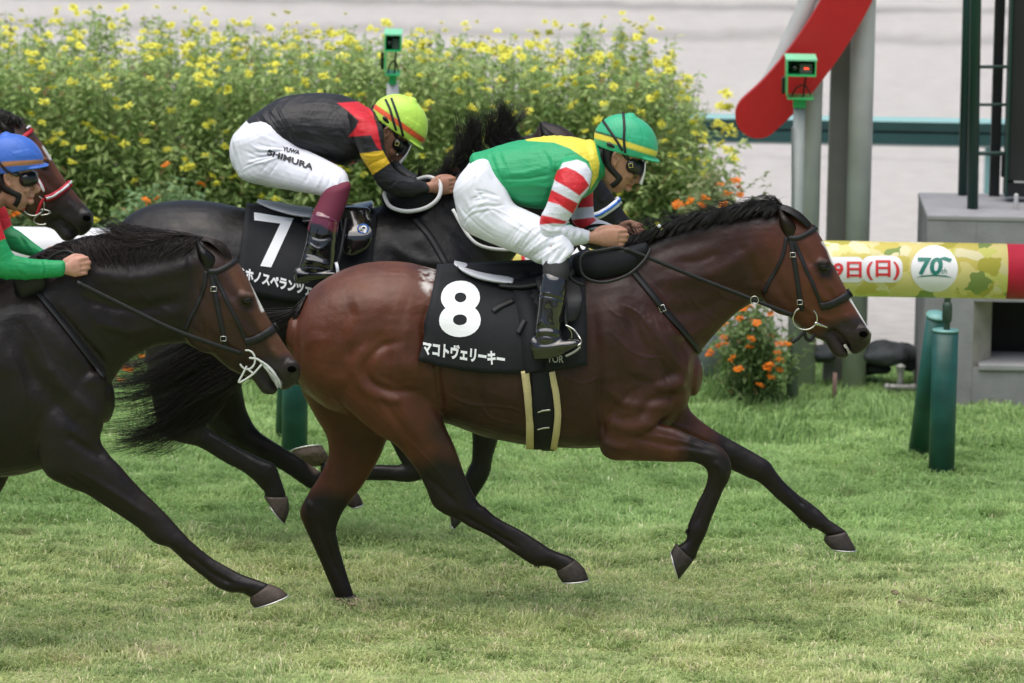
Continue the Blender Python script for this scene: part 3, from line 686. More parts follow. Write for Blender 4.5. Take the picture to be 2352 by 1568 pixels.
DB = (.0235, .0100, .0080)
st8 = [(q[0], q[1], q[2]*1.55, *q[3:]) for q in st8]
for L in ([(1385, 690), (1410, 720), (1450, 740), (1470, 790)], [(1430, 700), (1470, 722), (1500, 770)], [(1400, 760), (1440, 800), (1480, 820), (1530, 822)], [(1290, 860), (1330, 880), (1380, 870)], [(1020, 900), (1080, 930), (1160, 935), (1240, 960)], [(1100, 930), (1130, 960), (1190, 975)],
          [(860, 980), (880, 1020), (915, 1060)], [(1500, 1000), (1550, 1010), (1620, 1030)], [(1530, 980), (1580, 1002), (1640, 1034)], [(930, 1000), (985, 1060), (1030, 1110)], [(1640, 640), (1660, 680), (1700, 690)], [(1575, 660), (1600, 700), (1640, 730)],
          [(1838, 690), (1862, 716), (1890, 730), (1915, 735)], [(1905, 650), (1920, 680), (1925, 710)], [(1600, 1120), (1595, 1150), (1585, 1190)], [(1700, 1100), (1760, 1140), (1820, 1190)], [(1060, 1195), (1120, 1235), (1180, 1270)], [(760, 900), (800, 950), (850, 990)]): st8.append((L, 3.0, 3.4))
st8 += [([(1330, 740), (1350, 850), (1372, 960)], 8, -5), ([(1385, 730), (1400, 850), (1420, 930)], 14, 6), ([(1440, 860), (1500, 880), (1560, 850)], 9, -7), ([(1400, 900), (1450, 930), (1530, 930)], 12, 9), ([(1378, 860), (1376, 940), (1392, 1005)], 7, -8), ([(1430, 880), (1440, 960)], 26, 8), ([(1500, 790), (1530, 860), (1548, 930)], 8, -8), ([(1478, 720), (1530, 800), (1585, 865)], 10, 6), ([(1590, 790), (1575, 850), (1560, 900)], 10, 5),
        ([(820, 700), (790, 760), (800, 830)], 14, -6), ([(900, 700), (880, 780), (900, 840)], 16, -6), ([(940, 740), (925, 800), (935, 860)], 12, 5), ([(860, 900), (900, 950), (940, 1010)], 9, -5)]
pt8 = [('poly', [(1000, 560), (1500, 480), (1745, 470), (1790, 700), (1640, 800), (1560, 980), (1250, 1060), (1010, 1060), (985, 800)], 70, DB, .85), ('poly', [(1380, 900), (1560, 880), (1600, 960), (1640, 1050), (1380, 1070)], 30, (.066, .024, .014), .6), ('line', [(800, 640), (900, 650), (980, 700)], 70, (.11, .037, .018), .5),  # darker front, lighter rump top: partly coat colour, partly painted top-down light
       ('poly', [(950, 1070), (1010, 1045), (1062, 1055), (1110, 1125), (1400, 1290), (1400, 1400), (1200, 1350), (950, 1190)], 22, BLK, .96, (-1, 0)),
       ('poly', [(680, 1165), (735, 1150), (800, 1160), (860, 1420), (700, 1420)], 18, BLK, .96, (0, 1)),
       ('poly', [(735, 940), (905, 960), (895, 1010), (870, 1060), (790, 1180), (740, 1200), (770, 1060)], 20, BLK, .35, (0, 1)),  # far thigh darkened: shade of the near haunch painted into the coat
       ('poly', [(1572, 985), (1640, 1000), (1700, 1060), (1690, 1150), (1650, 1400), (1480, 1400), (1560, 1080)], 20, BLK, .96, (-1, 0)),
       ('poly', [(1650, 960), (2000, 1200), (2000, 1320), (1850, 1320), (1690, 1130), (1640, 1060)], 22, BLK, .96, (0, 1)),
       ('line', [(1330, 600), (1450, 560), (1600, 510), (1700, 490), (1800, 485)], 34, BLK, .8),
       ('line', [(1890, 556), (1901, 572), (1910, 596), (1916, 606)], 4.5, (.75, .73, .7), .9),
       ('line', [(1954, 686), (1966, 703), (1980, 726), (1993, 746), (2004, 764)], 5.5, (.78, .76, .74), .95),
       ('poly', [(964, 622), (1002, 618), (1000, 650), (985, 675), (968, 660)], 7, (.6, .57, .54), .8, None, 60),
       ('poly', [(700, 890), (760, 945), (745, 940), (705, 910)], 5, (.4, .36, .33), .35, None, 60),
       ('poly', [(1680, 680), (1745, 660), (1800, 700), (1740, 720)], 20, BLK, .3), ('line', [(1020, 985), (1100, 1010), (1200, 1022), (1370, 1030)], 50, (.03, .017, .012), .6)]  # the belly line paints underside shade into the coat
Hc = (.036, .028, .023)
hoof8 = [([(1278, 1311, 1320, 1284, -.16, .031), (1281, 1322, 1341, 1304, -.16, .038), (1290, 1335, 1352, 1329, -.16, .044)], Hc),
         ([(776, 1372, 816, 1366, .14, .032), (774, 1386, 824, 1378, .14, .04), (776, 1400, 834, 1394, .14, .046)], Hc),
         ([(1552, 1248, 1594, 1286, -.165, .031), (1546, 1258, 1577, 1308, -.165, .037), (1541, 1268, 1559, 1330, -.165, .043)], (.03, .024, .02)),
         ([(1894, 1230, 1943, 1220, .145, .031), (1893, 1243, 1955, 1241, .145, .038), (1907, 1258, 1966, 1262, .145, .044)], Hc)]
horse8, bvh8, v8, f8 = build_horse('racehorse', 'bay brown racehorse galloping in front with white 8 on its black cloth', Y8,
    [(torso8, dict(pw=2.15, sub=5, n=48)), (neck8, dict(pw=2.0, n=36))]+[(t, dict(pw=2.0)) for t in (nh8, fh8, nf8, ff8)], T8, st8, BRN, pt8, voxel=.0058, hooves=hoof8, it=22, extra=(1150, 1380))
bridle8 = bridle(horse8, T8, Y8, bvh8)
# mane lying along the crest, forelock
hair('mane', [[(1330, 590, -.03), (1318, 600, -.05), (1300, 612, -.06)], [(1400, 562, -.02), (1380, 575, -.07), (1362, 596, -.09)], [(1450, 545, -.01), (1432, 558, -.07), (1412, 580, -.09)], [(1500, 528, -.005), (1480, 538, -.07), (1455, 566, -.085)], [(1560, 508, 0), (1540, 512, -.06), (1515, 540, -.08)],
      [(1620, 494, 0), (1600, 497, -.06), (1572, 524, -.08)], [(1680, 482, 0), (1655, 484, -.05), (1625, 514, -.075)], [(1740, 474, 0), (1712, 474, -.05), (1682, 504, -.075)], [(1780, 470, 0), (1755, 466, -.05), (1722, 492, -.075)], [(1800, 474, 0), (1782, 478, -.05), (1762, 500, -.07)]],
     2600, m_hair, horse8, rad=.0016, wav=3, spread=6, seed=3, ys=.014, clump=160, lenvar=.45)
hair('forelock', [[(1775, 474, .0), (1805, 474, -.03), (1838, 492, -.035), (1866, 519, -.01)], [(1780, 482, -.03), (1805, 484, -.06), (1835, 503, -.07), (1858, 523, -.05)], [(1780, 470, .02), (1806, 472, .02), (1838, 489, .02), (1866, 518, .02)]],
     1000, m_hair, horse8, rad=.0022, wav=2, seed=4, ys=.008, lenvar=.12)
hair('mane_tuft', [[(1770, 470, -.01), (1785, 460, -.01), (1788, 457, -.01)], [(1700, 480, -.01), (1735, 470, -.01), (1752, 462, 0)], [(1660, 488, -.01), (1690, 476, -.01), (1725, 474, 0)]], 60, m_hair, horse8, rad=.0012, wav=6, spread=8, seed=5)
# tail streaming back
tg = []
for k, (y1, y2, y3, y4, xe) in enumerate([(715, 735, 796, 862, 238), (722, 770, 835, 905, 205), (735, 800, 872, 938, 212), (745, 830, 910, 975, 200), (752, 850, 945, 1005, 232), (758, 862, 968, 1022, 300)]):
    tg.append([(688-k, 706+k*3, .0), (640, y1+8, -.0), (560, y2, .02), (470, (y2+y3)/2+6, .05), (400, y3+14, .06), (320, (y3+y4)/2+22, .06), (xe, y4, .05)])
hair('tail', tg, 2900, m_hair, horse8, rad=.00125, seg=18, wav=15, spread=16, seed=6, ys=.05, lenvar=.62, clump=46, col=(.011, .008, .007))
tg2 = [[(520, 800, .04), (430, 900, .06), (330, 985, .05), (250, 1000, .04)], [(540, 830, .04), (470, 960, .06), (380, 1010, .05), (300, 1005, .04)], [(560, 850, .04), (500, 940, .06), (420, 1000, .05), (360, 1018, .04)]]
hair('tail_wisps', tg2, 260, m_hair, horse8, rad=.0011, seg=16, wav=24, spread=16, seed=8, ys=.03, clump=24)

hair('mane_wisps', [[(1420, 556, 0), (1410, 546, 0), (1392, 540, 0)], [(1500, 528, 0), (1488, 514, 0), (1462, 506, 0)], [(1600, 500, 0), (1586, 486, 0), (1556, 484, 0)], [(1680, 486, 0), (1660, 472, 0), (1626, 476, 0)], [(1760, 474, 0), (1736, 460, 0), (1704, 466, 0)], [(1800, 472, 0), (1780, 456, 0), (1750, 458, 0)]], 420, m_hair, horse8, rad=.0012, wav=7, spread=6, seed=51, clump=50, ys=.02)
for j, (x, y, yy, dx, dy) in enumerate([(1236, 1292, -.16, -5, 9), (1862, 1203, .145, -5, 8), (1584, 1220, -.165, -7, 5)]):
    hair('fetlock_hair', [[(x-5, y-6, yy-.012), (x-5+dx*.6, y-6+dy*.5, yy-.012), (x-5+dx, y+dy, yy-.01)], [(x+5, y+5, yy+.012), (x+5+dx*.6, y+5+dy*.6, yy+.012), (x+5+dx, y+5+dy, yy+.01)]], 70, m_hair, horse8, rad=.0012, wav=2, seed=60+j, ys=.012)
hair('bit_foam', [[(1938, 792, -.03), (1945, 800, -.034), (1950, 812, -.03)], [(1942, 790, -.028), (1949, 802, -.032), (1953, 815, -.03)]], 22, m_hair, horse8, rad=.0022, wav=3, seed=66, ys=.006, col=(.6, .58, .5))
hair('tail', [[(706, 676, -.02), (690, 694, -.05), (664, 722, -.05), (610, 756, -.02)], [(696, 690, -.05), (680, 722, -.08), (654, 756, -.06), (600, 790, -.03)], [(690, 712, -.06), (674, 748, -.08), (650, 780, -.06), (605, 812, -.03)], [(700, 680, .04), (684, 700, .05), (655, 730, .05), (600, 765, .03)]], 700, m_hair, horse8, rad=.0018, wav=6, spread=6, seed=71, clump=50, ys=.012, col=(.011, .008, .007), lenvar=.25)
# tack of horse 8
cl8, clb8 = cloth(horse8, 'number_cloth', [(1003, 617), (1344, 600), (1347, 838), (958, 828)], bvh8, Y8, m_cloth, sag=24, wob=.013)
text_on('number', '8', [(1010, 646), (1104, 646), (1104, 774), (1008, 774)], clb8, m_white, cl8, bold=.035, off=.0045)
text_on('lettering', 'マコトヴェリーキー', [(972, 780), (1161, 808), (1159, 842), (970, 814)], clb8, m_white, cl8, bold=.05, off=.0045)
text_on('lettering', 'TOR', [(1257, 815), (1294, 816), (1294, 833), (1257, 832)], clb8, mat('grey_print', (.45, .46, .46), rough=.6), cl8, bold=.01, off=.0045)
gir = strap('girth', [(1222, 640), (1232, 700), (1240, 780), (1246, 860), (1248, 940), (1249, 1000), (1249, 1024)], 50, bvh8, m_cloth, horse8, off=.018, th=.006, mirror=Y8)
m_cream = mat('cream_fleece', (.56, .47, .24), rough=.85, bump=.003, bscale=120)
strap('girth_pad', [(1206, 850), (1212, 900), (1217, 960), (1218, 1019)], 17, bvh8, m_cream, horse8, off=.016, th=.016, mirror=Y8)
strap('girth_pad', [(1267, 852), (1275, 900), (1280, 960), (1272, 1021)], 15, bvh8, m_cream, horse8, off=.016, th=.016, mirror=Y8)
for yy in (936, 975): strap('girth_hook', [(1234, yy+3), (1248, yy), (1262, yy-1)], 2.5, bvh8, m_steel, gir, off=.024, th=.003)
strap('overgirth', [(1190, 628), (1206, 680), (1218, 750), (1226, 830), (1230, 852)], 46, clb8, m_cloth, horse8, off=.008, th=.004, mirror=Y8)
strap('leather_tab', [(1132, 716), (1150, 704), (1180, 690)], 12, clb8, m_leather, horse8, off=.008, th=.004)
strap('leather_tab', [(1191, 766), (1198, 752), (1206, 738)], 12, clb8, m_leather, horse8, off=.014, th=.004)
m_padwhite = mat('saddle_white', (.62, .64, .68), rough=.35, spec=.5)
sad, saf = remesh([etube([(1150, 632, 1146, 658, 0, .13), (1200, 630, 1200, 662, 0, .15), (1260, 612, 1262, 655, 0, .16), (1310, 590, 1318, 640, 0, .15), (1345, 572, 1352, 620, 0, .11)]), etube([(1230, 640, 1330, 640, -.17, .03), (1245, 690, 1338, 690, -.27, .016), (1262, 738, 1322, 735, -.295, .014)], grow=.004), etube([(1230, 640, 1330, 640, .17, .03), (1245, 690, 1338, 690, .27, .016), (1262, 738, 1322, 735, .295, .014)])], .006, 5)
saddle8 = mk('saddle', sad, saf, m_leather, horse8)
mk('cantle', *remesh([etube([(1043, 600, 1045, 606, 0, .05), (1066, 606, 1064, 622, 0, .09), (1100, 616, 1098, 636, 0, .115), (1140, 624, 1138, 644, 0, .13), (1178, 630, 1176, 646, 0, .13)])], .005, 3), m_padwhite, saddle8)
strap('seat_edge', [(1050, 612), (1080, 628), (1120, 642), (1172, 650)], 6, bvh_of(sad, saf), m_leather, saddle8, Yd=-.14)
mp = strap('breast_strap', [(1452, 622), (1490, 668), (1528, 716), (1570, 762), (1608, 810)], 13, bvh8, m_leather, horse8, off=.006, mirror=Y8)
mk('buckle', *ctube(P(np.array([1512, 1524, 1530, 1518]), np.array([704, 699, 712, 717]), np.full(4, drape(bvh8, 1521, 708, .012)[1])), .0025, n=6, sub=1, closed=True), m_steel, mp)
ribbon('rein', [(1436, 571, -.17), (1500, 596, -.16), (1600, 637, -.14), (1700, 676, -.12), (1760, 700, -.11), (1822, 724, -.09)], 9, m_leather, horse8)
ribbon('rein', [(1440, 560, .12), (1560, 610, .12), (1700, 672, .1), (1822, 720, .09)], 9, m_leather, horse8)
mk('rein_ring', *ringtube(1733, 689, -.118, 9, 9, .002), m_steel, horse8)
ribbon('rein_loop', [(1440, 575, -.19), (1420, 568, -.19), (1380, 575, -.21), (1345, 580, -.22), (1332, 600, -.23), (1342, 635, -.24), (1385, 648, -.235), (1440, 632, -.22), (1478, 600, -.19), (1495, 570, -.16)], 7, m_leather, horse8)
ribbon('rein_loop', [(1310, 590, -.2), (1298, 570, -.23), (1297, 600, -.25), (1312, 640, -.26), (1340, 655, -.25)], 7, m_leather, horse8)
ribbon('rein_loop', [(1335, 532, .02), (1355, 520, 0), (1380, 517, -.02), (1405, 524, -.05), (1415, 534, -.08)], 7, m_leather, horse8)
wv, wf = remesh([etube([(1325, 585, 1335, 640, -.12, .05), (1380, 578, 1385, 640, -.15, .04), (1440, 566, 1450, 622, -.135, .04), (1480, 556, 1484, 590, -.1, .03)])], .006, 5)
mk('wither_pad', wv, wf, m_cloth, horse8)
# stirrup
sti = mk('stirrup', *ctube([P(x, y, Y) for x, y, Y in ((1300, 747, -.345), (1318, 757, -.35), (1331, 775, -.36), (1335, 786, -.385), (1328, 793, -.40), (1318, 795, -.36), (1312, 790, -.31), (1312, 765, -.31), (1303, 750, -.335))], .0042, n=8, sub=3), m_steel, horse8)
mk('tread', *etube([(1298, 812, 1302, 816, -.36, .05), (1318, 801, 1322, 806, -.36, .05), (1330, 791, 1334, 796, -.36, .045)], pw=4), mat('tread_grey', (.2, .21, .17), rough=.6), sti)
ribbon('stirrup_leather', [(1296, 660, -.30), (1300, 700, -.315), (1298, 725, -.33), (1301, 748, -.345)], 8, m_leather, horse8)
mk('mane_bead', *ball(P(1514, 519, -.09), .008), m_padwhite, horse8)

# ------------------------------------------------------------------ jockey on horse 8
GRN = (.02, .33, .135); YEL = (.72, .62, .07); RED = (.58, .018, .028); WHT = (.68, .70, .77)
tj8 = [(1096, 352, 1152, 452, 0, .135), (1156, 333, 1204, 474, 0, .155), (1209, 321, 1262, 478, 0, .17), (1262, 314, 1318, 460, 0, .185), (1312, 315, 1358, 442, 0, .18), (1345, 322, 1378, 412, 0, .12)]
na8 = [(1288, 370, 1360, 396, -.18, .06), (1275, 408, 1353, 430, -.215, .06), (1264, 444, 1336, 456, -.23, .052), (1252, 478, 1316, 488, -.235, .047), (1241, 506, 1300, 514, -.235, .044), (1243, 540, 1299, 522, -.235, .044), (1262, 554, 1306, 515, -.23, .042), (1288, 559, 1318, 522, -.22, .038), (1318, 562, 1336, 527, -.2, .033), (1344, 559, 1350, 531, -.18, .028)]
fa8 = [(1298, 376, 1362, 398, .17, .058), (1312, 430, 1362, 436, .19, .05), (1312, 468, 1362, 468, .17, .046), (1312, 500, 1364, 494, .15, .043), (1325, 520, 1370, 502, .13, .04), (1355, 528, 1386, 508, .1, .034), (1392, 531, 1408, 516, .06, .028), (1420, 532, 1429, 522, .04, .025)]
nb8 = [(1128, 375, 1042, 452, -.09, .1), (1160, 425, 1060, 520, -.115, .1), (1180, 466, 1105, 548, -.13, .095), (1208, 482, 1150, 566, -.15, .09), (1245, 500, 1200, 586, -.18, .082), (1285, 530, 1238, 605, -.21, .074), (1312, 560, 1268, 608, -.235, .066)]
pel8 = [(1112, 352, 1140, 470, 0, .14), (1080, 372, 1100, 490, 0, .155), (1062, 402, 1074, 490, 0, .15)]
cuf8 = [(1255, 560, 1300, 540, -.24, .06), (1244, 598, 1318, 572, -.26, .06), (1250, 616, 1306, 588, -.275, .052)]
boot8 = [[(1246, 630, 1304, 648, -.31, .058), (1240, 655, 1303, 668, -.32, .058), (1237, 675, 1300, 688, -.328, .056), (1234, 710, 1292, 720, -.34, .05), (1229, 745, 1288, 752, -.352, .045), (1226, 778, 1292, 778, -.36, .042)],
         [(1224, 772, 1232, 826, -.36, .034), (1258, 774, 1262, 824, -.362, .042), (1292, 776, 1296, 812, -.365, .045), (1316, 776, 1318, 800, -.367, .043), (1330, 780, 1332, 792, -.367, .03)]]
sk8 = [(1250, 590, 1306, 570, -.25, .05), (1246, 618, 1308, 620, -.295, .054), (1248, 640, 1302, 650, -.31, .052)]
js8 = [([(1110, 365), (1122, 400), (1150, 440)], 4, 4), ([(1125, 350), (1140, 390), (1165, 430)], 4, -4), ([(1100, 380), (1115, 420)], 3, -3), ([(1160, 400), (1210, 395), (1262, 380)], 5, 3), ([(1150, 412), (1210, 410), (1270, 400)], 4, -4), ([(1165, 430), (1220, 425), (1275, 430)], 5, 3),
       ([(1240, 340), (1260, 370), (1268, 420)], 5, -4), ([(1268, 350), (1272, 400), (1266, 450)], 4, 4), ([(1200, 345), (1230, 350), (1260, 345)], 5, 2), ([(1278, 380), (1272, 420), (1258, 460)], 7, -8), ([(1358, 350), (1368, 380), (1372, 405)], 4, 3), ([(1296, 360), (1320, 355), (1345, 362)], 5, -4),
       ([(1180, 450), (1220, 462), (1255, 460)], 6, 4), ([(1290, 400), (1300, 430)], 4, 2), ([(1310, 395), (1320, 430)], 4, -3), ([(1270, 455), (1290, 470)], 4, -3), ([(1250, 508), (1275, 520), (1300, 515)], 4, -4), ([(1240, 518), (1262, 530), (1290, 528)], 3, 3), ([(1140, 340), (1180, 420)], 4, -2), ([(1100, 352), (1112, 372)], 3, 3)]
for k in range(9): js8.append(([(1262+k*9, 522+k), (1256+k*9, 552-k*.5)], 2.6, 2.6 if k % 2 == 0 else -2.2))
jp8 = [('poly', [(1200, 295), (1364, 300), (1368, 335), (1377, 375), (1374, 405), (1355, 437), (1361, 397), (1352, 370), (1310, 341), (1273, 327), (1209, 323)], 1.2, YEL),
       ('poly', [(1281, 396), (1292, 374), (1326, 366), (1346, 374), (1358, 393), (1362, 412), (1353, 436), (1334, 455), (1318, 490), (1300, 516), (1360, 520), (1360, 580), (1230, 580), (1232, 505), (1250, 468), (1268, 430), (1276, 405)], 1.2, WHT, 1, (-1, -.165)),
       ('poly', [(1273, 408), (1281, 390), (1300, 383), (1322, 392), (1340, 405), (1354, 426), (1331, 449), (1303, 430), (1275, 415)], 1, RED, 1, (-1, -.165)), ('poly', [(1266, 436), (1270, 437), (1328, 467), (1316, 491), (1285, 470), (1254, 461)], 1, RED, 1, (-1, -.165)),
       ('poly', [(1238, 493), (1262, 497), (1302, 508), (1298, 514), (1268, 513), (1238, 516)], 1, RED, 1, (-1, -.165)),
       ('poly', [(1300, 420), (1380, 420), (1440, 500), (1440, 540), (1300, 540)], 1, WHT, 1, (.03, 1)), ('poly', [(1290, 452), (1366, 440), (1366, 474), (1290, 480)], 1, RED, 1, (.03, 1)), ('poly', [(1300, 506), (1364, 499), (1370, 505), (1345, 525), (1330, 530), (1300, 530)], 1, RED, 1, (.03, 1))]
bs8 = [([(1125, 400), (1150, 440), (1165, 470)], 5, -4), ([(1060, 440), (1090, 490), (1140, 530)], 5, 2), ([(1050, 470), (1080, 520)], 4, 3), ([(1110, 470), (1150, 500), (1215, 540)], 3, 2), ([(1112, 460), (1090, 430), (1095, 400)], 4, -3), ([(1140, 450), (1110, 445), (1080, 460)], 4, -4), ([(1150, 460), (1115, 462), (1085, 485)], 4, 3), ([(1160, 470), (1125, 478), (1100, 500)], 3, -3),
       ([(1200, 575), (1235, 540), (1262, 520)], 4, -5), ([(1210, 582), (1245, 555), (1280, 535)], 4, 5), ([(1222, 590), (1250, 570), (1275, 560)], 4, -6), ([(1232, 600), (1255, 585), (1290, 560)], 4, 6), ([(1180, 565), (1215, 530), (1240, 515)], 4, 3), ([(1248, 605), (1262, 590), (1268, 570)], 3.5, -6), ([(1262, 608), (1275, 590), (1285, 570)], 4, 5), ([(1280, 600), (1290, 585), (1300, 570)], 3.5, -5), ([(1160, 555), (1190, 520)], 5, -2)]
for k in range(7): bs8.append(([(1148-k*2, 452+k*5), (1118-k*6, 440+k*9), (1088-k*4, 436+k*14)], 2.2, 2.2 if k % 2 else -2.4))
for k in range(8): bs8.append(([(1170+k*13, 560+k*5), (1184+k*13, 536+k*5), (1206+k*11, 512+k*5)], 2.4, 2.2 if k % 2 else -2.6))
bs8 += [([(1110, 470), (1160, 490), (1212, 525), (1240, 548)], 1.8, 2.4), ([(1060, 480), (1100, 520), (1140, 548)], 2.2, -2)]
for k in range(6): js8.append(([(1108+k*9, 352-k*2), (1116+k*10, 380), (1130+k*9, 408+k*4)], 2.2, 2.0 if k % 2 else -2.4))
bts8 = [([(1237, 670), (1270, 676), (1302, 686)], 2.5, 2), ([(1236, 676), (1270, 682), (1302, 692)], 2.5, -3), ([(1258, 700), (1256, 730), (1262, 750)], 6, -4), ([(1275, 695), (1278, 725), (1285, 750)], 5, 3), ([(1230, 755), (1255, 752), (1280, 757)], 3.5, -4), ([(1230, 764), (1255, 762), (1285, 768)], 4, 4), ([(1230, 780), (1250, 770), (1275, 775)], 3.5, -4), ([(1228, 800), (1260, 798), (1300, 790)], 5, 3), ([(1232, 818), (1270, 812), (1310, 797)], 3, -3), ([(1240, 735), (1250, 745)], 4, 3)]
hand8 = [((1340, 545), (1418, 546), -.185, -.16, 1.0, -1), ((1416, 528), (1456, 530), .04, .03, .9, 1)]
jk8, br8, bb8 = jockey('jockey in green and yellow silks with red striped white sleeves and green helmet', Y8, (1418, 365), 19, 1.0, (.44, .23, .155), (.03, .40, .20),
    [('poly', [(-90, -40), (0, -45), (90, -47), (90, -34), (0, -31), (-90, -27)], 1, YEL), ('poly', [(-90, -44), (0, -49), (10, -45), (-90, -40)], 1, (.012, .012, .012), .9)],
    [tj8, na8, fa8, nb8, Ym(nb8, 0), cuf8, Ym(cuf8, 0), sk8, Ym(sk8, 0), boot8[0], Ym(boot8[0], 0)], [(1345, 330, 1368, 405, 0, .065), (1370, 340, 1392, 408, 0, .06), (1388, 345, 1408, 405, 0, .058)],
    [tj8, na8, fa8, [(1350, 324, 1375, 410, 0, .1), (1362, 330, 1384, 408, 0, .072)]], GRN, jp8, js8, [pel8, nb8, cuf8, Ym(nb8, 0), Ym(cuf8, 0)], bs8,
    [boot8, [Ym(b, 0) for b in boot8]], [], bts8, hand8, (P(1150, 560, 0)), sock=[(sk8, (.014, .014, .015)), (Ym(sk8, 0), (.014, .014, .015))],
    capstraps=([(1431, 258), (1434, 290), (1433, 320), (1436, 350)], [(1386, 278), (1400, 298), (1416, 322), (1430, 345)]))
# ------------------------------------------------------------------ black horse number 7 (one lane further)
Y7 = 1.4
BK7 = (.0085, .0075, .0075)
T7 = similar((1865, 520), (1995, 750), (1320, 318), (1472, 533))
torso7 = [(262, 545, 296, 690, Y7, .09), (288, 502, 330, 800, Y7, .19), (336, 475, 390, 850, Y7, .25), (405, 462, 455, 862, Y7, .275), (480, 464, 530, 868, Y7, .28), (560, 480, 600, 872, Y7, .265), (650, 505, 690, 885, Y7, .27),
          (740, 512, 780, 905, Y7, .285), (820, 490, 860, 920, Y7, .285), (900, 470, 930, 930, Y7, .265), (990, 470, 1010, 925, Y7, .245), (1060, 520, 1075, 900, Y7, .23), (1112, 600, 1112, 860, Y7, .18), (1140, 680, 1130, 810, Y7, .12)]
neck7 = [(865, 480, 1050, 830, Y7, .2), (930, 448, 1110, 720, Y7, .165), (1000, 418, 1162, 620, Y7, .125), (1060, 388, 1205, 560, Y7, .1), (1120, 352, 1248, 522, Y7, .088), (1180, 320, 1290, 492, Y7, .085), (1240, 305, 1322, 470, Y7, .08)]
ha7 = [(320, 620, 520, 660, Y7-.1, .14), (325, 760, 545, 770, Y7-.12, .14), (340, 860, 548, 850, Y7-.14, .11), (352, 930, 520, 920, Y7-.15, .08), (362, 975, 480, 945, Y7-.15, .055), (378, 998, 470, 968, Y7-.15, .04), (410, 1015, 482, 985, Y7-.15, .034), (455, 1026, 505, 1000, Y7-.15, .027), (500, 1053, 530, 1017, Y7-.15, .024), (543, 1075, 568, 1036, Y7-.15, .024), (572, 1094, 604, 1054, Y7-.15, .03),
       (590, 1112, 632, 1068, Y7-.15, .031), (598, 1122, 643, 1092, Y7-.15, .029), (607, 1130, 652, 1118, Y7-.15, .028), (606, 1138, 659, 1138, Y7-.15, .029)]
hb7 = [(400, 700, 550, 720, Y7+.1, .12), (420, 830, 552, 840, Y7+.12, .1), (450, 930, 560, 915, Y7+.13, .075), (490, 1000, 580, 970, Y7+.14, .05), (540, 1028, 602, 996, Y7+.14, .036), (590, 1052, 645, 1024, Y7+.14, .027), (632, 1072, 672, 1040, Y7+.14, .024), (673, 1098, 705, 1060, Y7+.14, .026), (706, 1120, 735, 1082, Y7+.14, .03), (742, 1136, 765, 1098, Y7+.14, .027), (782, 1150, 802, 1116, Y7+.14, .027)]
fc7 = [(960, 800, 1110, 820, Y7-.1, .1), (900, 920, 1050, 890, Y7-.13, .08), (890, 985, 1012, 960, Y7-.15, .055), (905, 1030, 1000, 1010, Y7-.15, .042), (918, 1056, 1000, 1056, Y7-.15, .037), (926, 1066, 985, 1090, Y7-.15, .035), (912, 1068, 950, 1106, Y7-.15, .031), (880, 1067, 892, 1103, Y7-.15, .024), (845, 1067, 848, 1102, Y7-.15, .022), (800, 1072, 798, 1104, Y7-.15, .024), (772, 1060, 758, 1100, Y7-.15, .029), (757, 1050, 737, 1086, Y7-.15, .027)]
fd7 = [(1060, 850, 1160, 850, Y7+.1, .09), (1080, 950, 1158, 950, Y7+.13, .055), (1084, 1046, 1134, 1046, Y7+.14, .037), (1074, 1076, 1127, 1082, Y7+.14, .037), (1064, 1100, 1114, 1110, Y7+.14, .033), (1054, 1124, 1096, 1138, Y7+.14, .026), (1044, 1150, 1082, 1164, Y7+.14, .028), (1036, 1172, 1070, 1188, Y7+.14, .028)]
st7 = [([(300, 600), (340, 700), (420, 760)], 10, -6), ([(900, 560), (960, 600), (1040, 610)], 14, 6), ([(860, 620), (900, 700), (960, 760)], 10, -6), ([(380, 500), (430, 560), (520, 600)], 30, 7),
       ([(330, 620), (400, 700), (470, 760)], 24, -6), ([(440, 520), (480, 600), (520, 700)], 22, -6), ([(870, 560), (930, 640), (1000, 760)], 24, -7), ([(950, 520), (1010, 600), (1090, 680)], 20, 7), ([(1020, 480), (1090, 560), (1140, 620)], 14, -6), ([(880, 990), (930, 1040)], 6, 4),
       ([(1408, 440), (1380, 470)], 6, 3), ([(486, 1000), (551, 1040), (600, 1070)], 5, 3)]
st7 = [(q[0], q[1], q[2]*1.6) for q in st7]
pt7 = [('poly', [(1130, 290), (1330, 290), (1330, 320), (1130, 330)], 12, (.035, .02, .015), .7), ('line', [(706, 1080), (722, 1102)], 13, (.3, .2, .17), .9, (Y7, 9)), ('poly', [(770, 1090), (830, 1110), (830, 1140), (780, 1160)], 4, (.28, .17, .13), .8, (Y7, 9))]
hoof7 = [([(606, 1139, 660, 1140, Y7-.15, .031), (610, 1148, 665, 1168, Y7-.15, .037), (618, 1156, 655, 1201, Y7-.15, .043)], (.05, .038, .03)), ([(786, 1152, 804, 1120, Y7+.14, .03), (797, 1160, 822, 1132, Y7+.14, .035), (806, 1164, 834, 1156, Y7+.14, .04)], (.06, .04, .033)),
         ([(1033, 1176, 1066, 1190, Y7+.14, .03), (1034, 1190, 1056, 1202, Y7+.14, .036), (1036, 1203, 1046, 1212, Y7+.14, .04)], (.03, .024, .02))]
horse7, bvh7, v7, f7 = build_horse('racehorse', 'black racehorse behind the bay, white 7 on its cloth, mane blowing upward', Y7,
    [(torso7, dict(pw=2.15, sub=5, n=44)), (neck7, dict(pw=2.0, n=32))]+[(t,) for t in (ha7, hb7, fc7, fd7)], T7, st7, BK7, pt7, voxel=.0085, hooves=hoof7, extra=(760, 1190))
